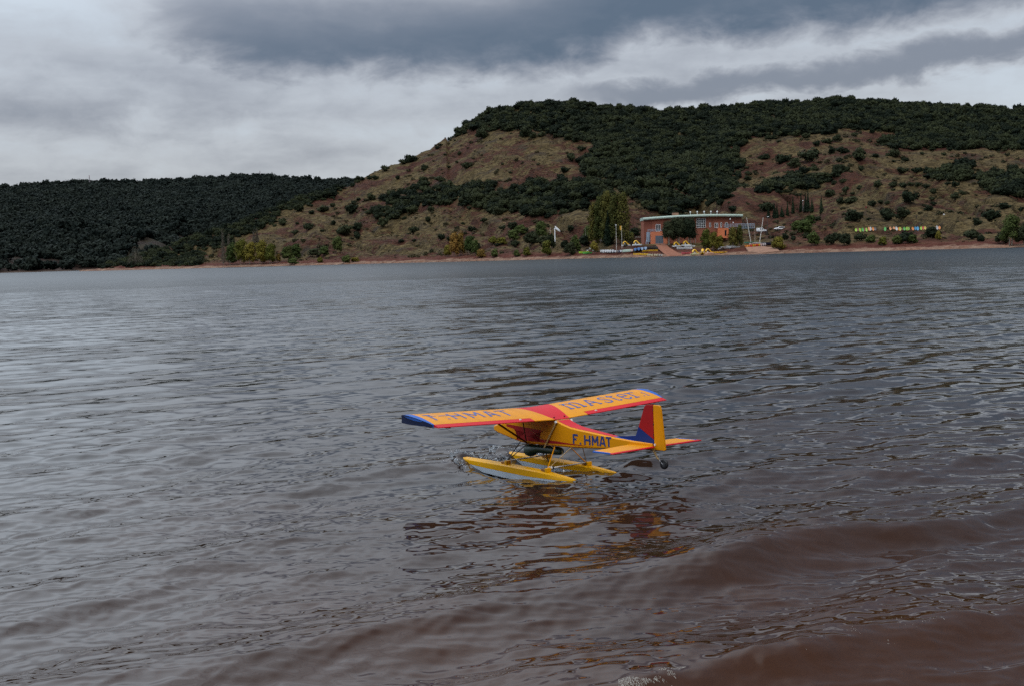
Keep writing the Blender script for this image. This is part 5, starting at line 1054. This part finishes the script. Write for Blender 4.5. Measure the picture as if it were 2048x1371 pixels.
    MB().box((-.22, 0, h * .55), (.34, .05, h * .68)).build('banner', cmat((.74, .75, .76), .8), t)
    def pole(px, py, ty, r, col, lb, top=None, nm_='pole', cat='pole'):
        P = spot(px, py); t = empty(nm_, P); tag(t, lb, cat); h = (py - ty) / FPX * P[1]; MB().tube([(0, 0, 0), (0, 0, h)], [r, r * .7], 6).build('post', cmat(col), t)
        if top == 'lamp': bevel(MB().box((.35, 0, h), (.95, .35, .22)).build('lamp_head', WHITEF, t), .05)
        if top == 'ball': MB().sphere((0, 0, h + .2), .32, 10, 6).build('lamp_globe', WHITEF, t, True)
        if top == 'flag': MB().box((-.4, 0, h - 1.0), (.7, .06, 1.9)).build('pennant', cmat((.55, .30, .03), .8), t)
        if top == 'sign': MB().tube([(0, -.12, h), (0, -.06, h)], .42, 14).build('sign_disc', cmat((.16, .02, .02)), t)
        if top == 'red':
            MB().tube([(0, 0, h * .35), (0, 0, h * .6)], r * 1.15, 6).build('red_band', cmat(REDB), t)
        return t
    pole(1101, 484, 455, .10, (.62, .50, .46), 'thin white and red pole left of the white flag', 'red'); pole(1233, 500, 452, .09, (.66, .64, .58), 'slim white pole before the poplars left of the pennant pole', 'ball'); pole(1244, 497, 452, .09, (.62, .60, .54), 'slim pole with an orange yellow pennant before the poplars', 'flag', 'pennant_pole')
    pole(1535, 468, 434, .10, (.05, .05, .05), 'dark street lamp with white head behind the white van', 'lamp', 'street_lamp', 'lamp'); pole(1606, 424, 403, .08, (.3, .3, .3), 'street lamp with white globe among the cypresses', 'ball', 'street_lamp', 'lamp')
    pole(1461, 480, 440, .08, (.25, .22, .2), 'taller white headed lamp before the right end of the building', 'ball', 'street_lamp', 'lamp'); pole(1467, 480, 447, .08, (.25, .22, .2), 'shorter white headed lamp before the right end of the building', 'ball', 'street_lamp', 'lamp')
    pole(1732, 429, 415, .07, (.12, .06, .05), 'dark red round road sign on the slope above the bright row of boats', 'sign', 'road_sign', 'sign'); pole(1833, 438, 430, .16, (.06, .04, .035), 'short dark post on the path above the bright row of boats', None, 'marker_post', 'post')
    pole(1650, 447, 432, .05, (.12, .08, .06), 'thin post with small dark board on the slope right of the cypresses', None, 'marker_post', 'post')
    # wooden hut
    P = spot(1261, 488.5); t = empty('wooden_hut', P, R(4)); tag(t, 'small brown wooden hut with pale gabled roof beside the boat base', 'hut')
    MB().box((0, 0, 1.05), (4.0, 3.0, 2.1)).build('wall', cmat((.060, .035, .024), .8), t)
    for sx in (-1, 1): MB().add([(sx * 2.6, -2.0, 1.95), (0, -2.0, 3.05), (0, 2.0, 3.05), (sx * 2.6, 2.0, 1.95), (sx * 2.6, -2.0, 2.12), (0, -2.0, 3.22), (0, 2.0, 3.22), (sx * 2.6, 2.0, 2.12)], [(0, 1, 2, 3), (4, 7, 6, 5), (0, 4, 5, 1), (2, 6, 7, 3), (0, 3, 7, 4)]).build('roof_slope', cmat((.23, .16, .12), .9), t)
    MB().box((.4, -1.53, .95), (.9, .06, 1.9)).build('door', cmat((.03, .02, .015), .8), t)
    P = spot(1276, 484); t = empty('open_shelter', P); tag(t, 'low shelter with a flat pale roof beside the wooden hut', 'shelter'); bevel(MB().box((0, 0, 2.2), (2.6, 2.0, .25)).build('roof', cmat((.36, .30, .25), .8), t), .04)
    for a in (-1, 1):
        for b_ in (-.8, .8): MB().tube([(a, b_, 0), (a, b_, 2.1)], .07, 6).build('leg', cmat((.1, .07, .05)), t)
    # pale garden furniture before the trees at the building
    for i, px in enumerate((1352, 1361, 1378, 1387, 1391)):
        P = spot(px, 486.5); t = empty('terrace_post', P); tag(t, 'pale leaning post under the dark trees before the building', 'post', 'pale posts under the dark trees'); MB().tube([(0, 0, 0), ((i % 3 - 1) * .5, 0, 3.4)], .10, 6).build('post', cmat((.46, .44, .42)), t); MB().box(((i % 3 - 1) * .5, 0, 3.4), (.5, .25, .12)).build('cap', cmat((.46, .44, .42)), t)
    for px, py, lb in ((1795, 500.2, 'small white buoy on the water below the bright row of boats'), (1994, 494.8, 'small white buoy on the water near the tree with pale forked trunk')):
        g = ground(px, py); t = empty('buoy', (g[0], g[1], 0)); tag(t, lb, 'buoy'); MB().sphere((0, 0, .12), .34, 12, 8).build('float_ball', cmat(WHT), t, True); MB().tube([(0, 0, .4), (0, 0, .6)], .05, 6).build('ring', BLACK, t)
    P = spot(1888, 431); o = MB().sphere((0, 0, .3), (.5, .4, .4), 8, 5).build('pale_boulder', cmat((.5, .48, .46), .9), None, False); o.location = P; tag(o, 'pale boulder lying on the grassy slope above the bright row of boats', 'boulder')
    # rocks along the far water's edge
    for i in range(70):
        px = rg.uniform(230, 2040); py = hor(px) + EYE * FPX / np.interp(px, SHORE_C, SHORE_D) - rg.uniform(.4, 2.2)
        if 1335 < px < 1372 or 1490 < px < 1560: continue
        P = hit(px, py)
        if P is None: continue
        mb = MB(); m = rg.uniform(.5, 1.6); V = []
        for k in range(7): a = 2 * math.pi * k / 7; V.append((m * 1.8 * math.cos(a) * rg.uniform(.7, 1.1), m * math.sin(a) * rg.uniform(.7, 1.1), -.3))
        V2 = [(x * .8, y * .8, rg.uniform(.15, .5) * m) for x, y, z in V]; mb.loft([V, V2]); o = mb.build('shore_rock', STONE, None, False); o.location = (P[0], P[1], P[2]); tag(o, 'flat pale red rock slab at the far water edge', 'rock', 'flat rock slabs along the far water edge')
fleet()
def car_body(prof, w, name, t, matl):
    mb = MB(); rings = []
    for s, k in ((-1, .86), (-.92, 1.0), (.92, 1.0), (1, .86)):
        rings.append([(x, s * w / 2 * (1 - .14 * max(0, (z - .95) / .9)), .35 + (z - .35) * (1 if k == 1 else .985)) for x, z in prof])
    return bevel(mb.loft(rings).build(name, matl, t), .06)
def vehicle(px, py, rz, kind, label):
    P = spot(px, py); t = empty('parked_van' if kind == 'van' else 'parked_car', P, rz); tag(t, label, kind)
    pr = [(-2.2, .35), (-2.25, 1.0), (-2.18, 1.82), (-.2, 1.88), (.55, 1.80), (1.15, 1.12), (2.05, .95), (2.2, .75), (2.2, .35)] if kind == 'van' else [(-2.25, .35), (-2.3, .95), (-2.1, 1.40), (-1.6, 1.52), (-.2, 1.56), (.45, 1.48), (1.1, 1.02), (2.1, .88), (2.28, .7), (2.28, .35)]
    w = 1.8; car_body(pr, w, 'body', t, cmat((.68, .69, .70), .3))
    for s in (-1, 1):
        if kind == 'van': wins = [[(.30, 1.12), (.95, 1.12), (.50, 1.66), (.30, 1.70)], [(-.55, 1.12), (.18, 1.12), (.18, 1.68), (-.55, 1.68)]]
        else: wins = [[(-.15, 1.0), (.95, 1.02), (.38, 1.42), (-.15, 1.48)], [(-1.15, 1.0), (-.25, 1.0), (-.25, 1.48), (-1.15, 1.47)], [(-1.95, 1.05), (-1.25, 1.0), (-1.25, 1.46), (-1.7, 1.44)]]
        for p in wins: MB().prism(p, s * (w / 2 - .03), s * (w / 2 + .02)).build('side_window', GLASS, t)
        for x in (-1.4, 1.4):
            wl = MB().tube([(x, s * (w / 2 - .2), .32), (x, s * (w / 2 + .03), .32)], .33, 16).build('wheel', BLACK, t); MB().tube([(x, s * (w / 2 + .031), .32), (x, s * (w / 2 + .05), .32)], .2, 12).build('rim', STEEL, wl)
        MB().box((2.2, s * .65, .72), (.06, .32, .18)).build('headlight', GLASS, t)
    MB().prism([(-.72, 1.18), (.72, 1.18), (.62, 1.68), (-.62, 1.68)], .60, .66, axis=0).build('windscreen', GLASS, t).location = (.28, 0, 0)
    MB().box((2.24, 0, .48), (.08, 1.3, .16)).build('bumper', BLACK, t)
vehicle(1523, 464.5, R(-12), 'van', 'white delivery van parked nose towards the white estate car'); vehicle(1559, 460.5, R(196), 'car', 'white estate car parked on the slope behind the van')
# slim masts on the far ridge
for px, py, ty, lb in ((179, 364, 353, 'slim lattice mast on the far ridge above the bare clearing'), (520, 353, 344, 'slim lattice mast on the far ridge nearest the main hill')):
    P = None; d = ray(px, py); D = 1890; x, y = d[0] / d[1] * D, D; z = float(far_h(x, y)); t = empty('radio_mast', (x, y, z)); tag(t, lb, 'mast'); h = EYE + (hor(px) - ty) / FPX * D - z; m = MB()
    for a in (0, 2.09, 4.19): m.tube([(1.2 * math.cos(a), 1.2 * math.sin(a), 0), (.3 * math.cos(a), .3 * math.sin(a), h)], .22, 4)
    for k in range(8): m.tube([(1.0, 0, h * k / 8), (-.5, .8, h * (k + 1) / 8)], .12, 4)
    m.build('lattice', cmat((.25, .22, .24)), t); MB().tube([(0, 0, h * .85), (0, 0, h)], .5, 6).build('antenna', cmat((.45, .3, .3)), t)

# ------------------------------------------------------------------ foam where the beach wave breaks
def build_foam():
    rg = random.Random(12); W = mat('foam', (.58, .52, .44), .3, .5, .1, 20); W.node_tree.nodes['Principled BSDF'].inputs['Transmission Weight'].default_value = .6; mb = MB()
    A, B = np.array(C1[0][:2]), np.array(C1[1][:2]); t = (B - A) / np.linalg.norm(B - A); n = np.array([t[1], -t[0]])
    for k in range(2600):
        u = rg.random(); px = 1230 + 270 * u ** 1.3 if k % 12 else rg.uniform(1480, 1960); py = 1362 - (px - 1230) * .19 + (abs(rg.gauss(0, 13)) * (1.25 - u) if k % 12 else rg.gauss(6, 10))
        P = ground(px, py, .05); cl = float(fbm(P[0] * 9, P[1] * 9, 3, 33))
        if cl < (-.02 if k % 12 else .28): continue
        d = math.hypot(P[0], P[1]); z, dx, dy = lake_height(np.array([P[0]]), np.array([P[1]]), np.array([d])); r = rg.uniform(.0005, .0014); le = rg.uniform(3, 18) * r
        c = (P[0] + float(dx[0]), P[1] + float(dy[0]), float(z[0]) + r * .4); e = (c[0] + n[0] * le + t[0] * rg.gauss(0, r), c[1] + n[1] * le + t[1] * rg.gauss(0, r), c[2] - le * .35)
        mb.tube([c, e], [r, r * .5], 5)
    tag(mb.build('wave_foam', W, None, True, fix=False), 'thin bright foam along the lip of the breaking beach wave', 'foam', kind='stuff')
build_foam()
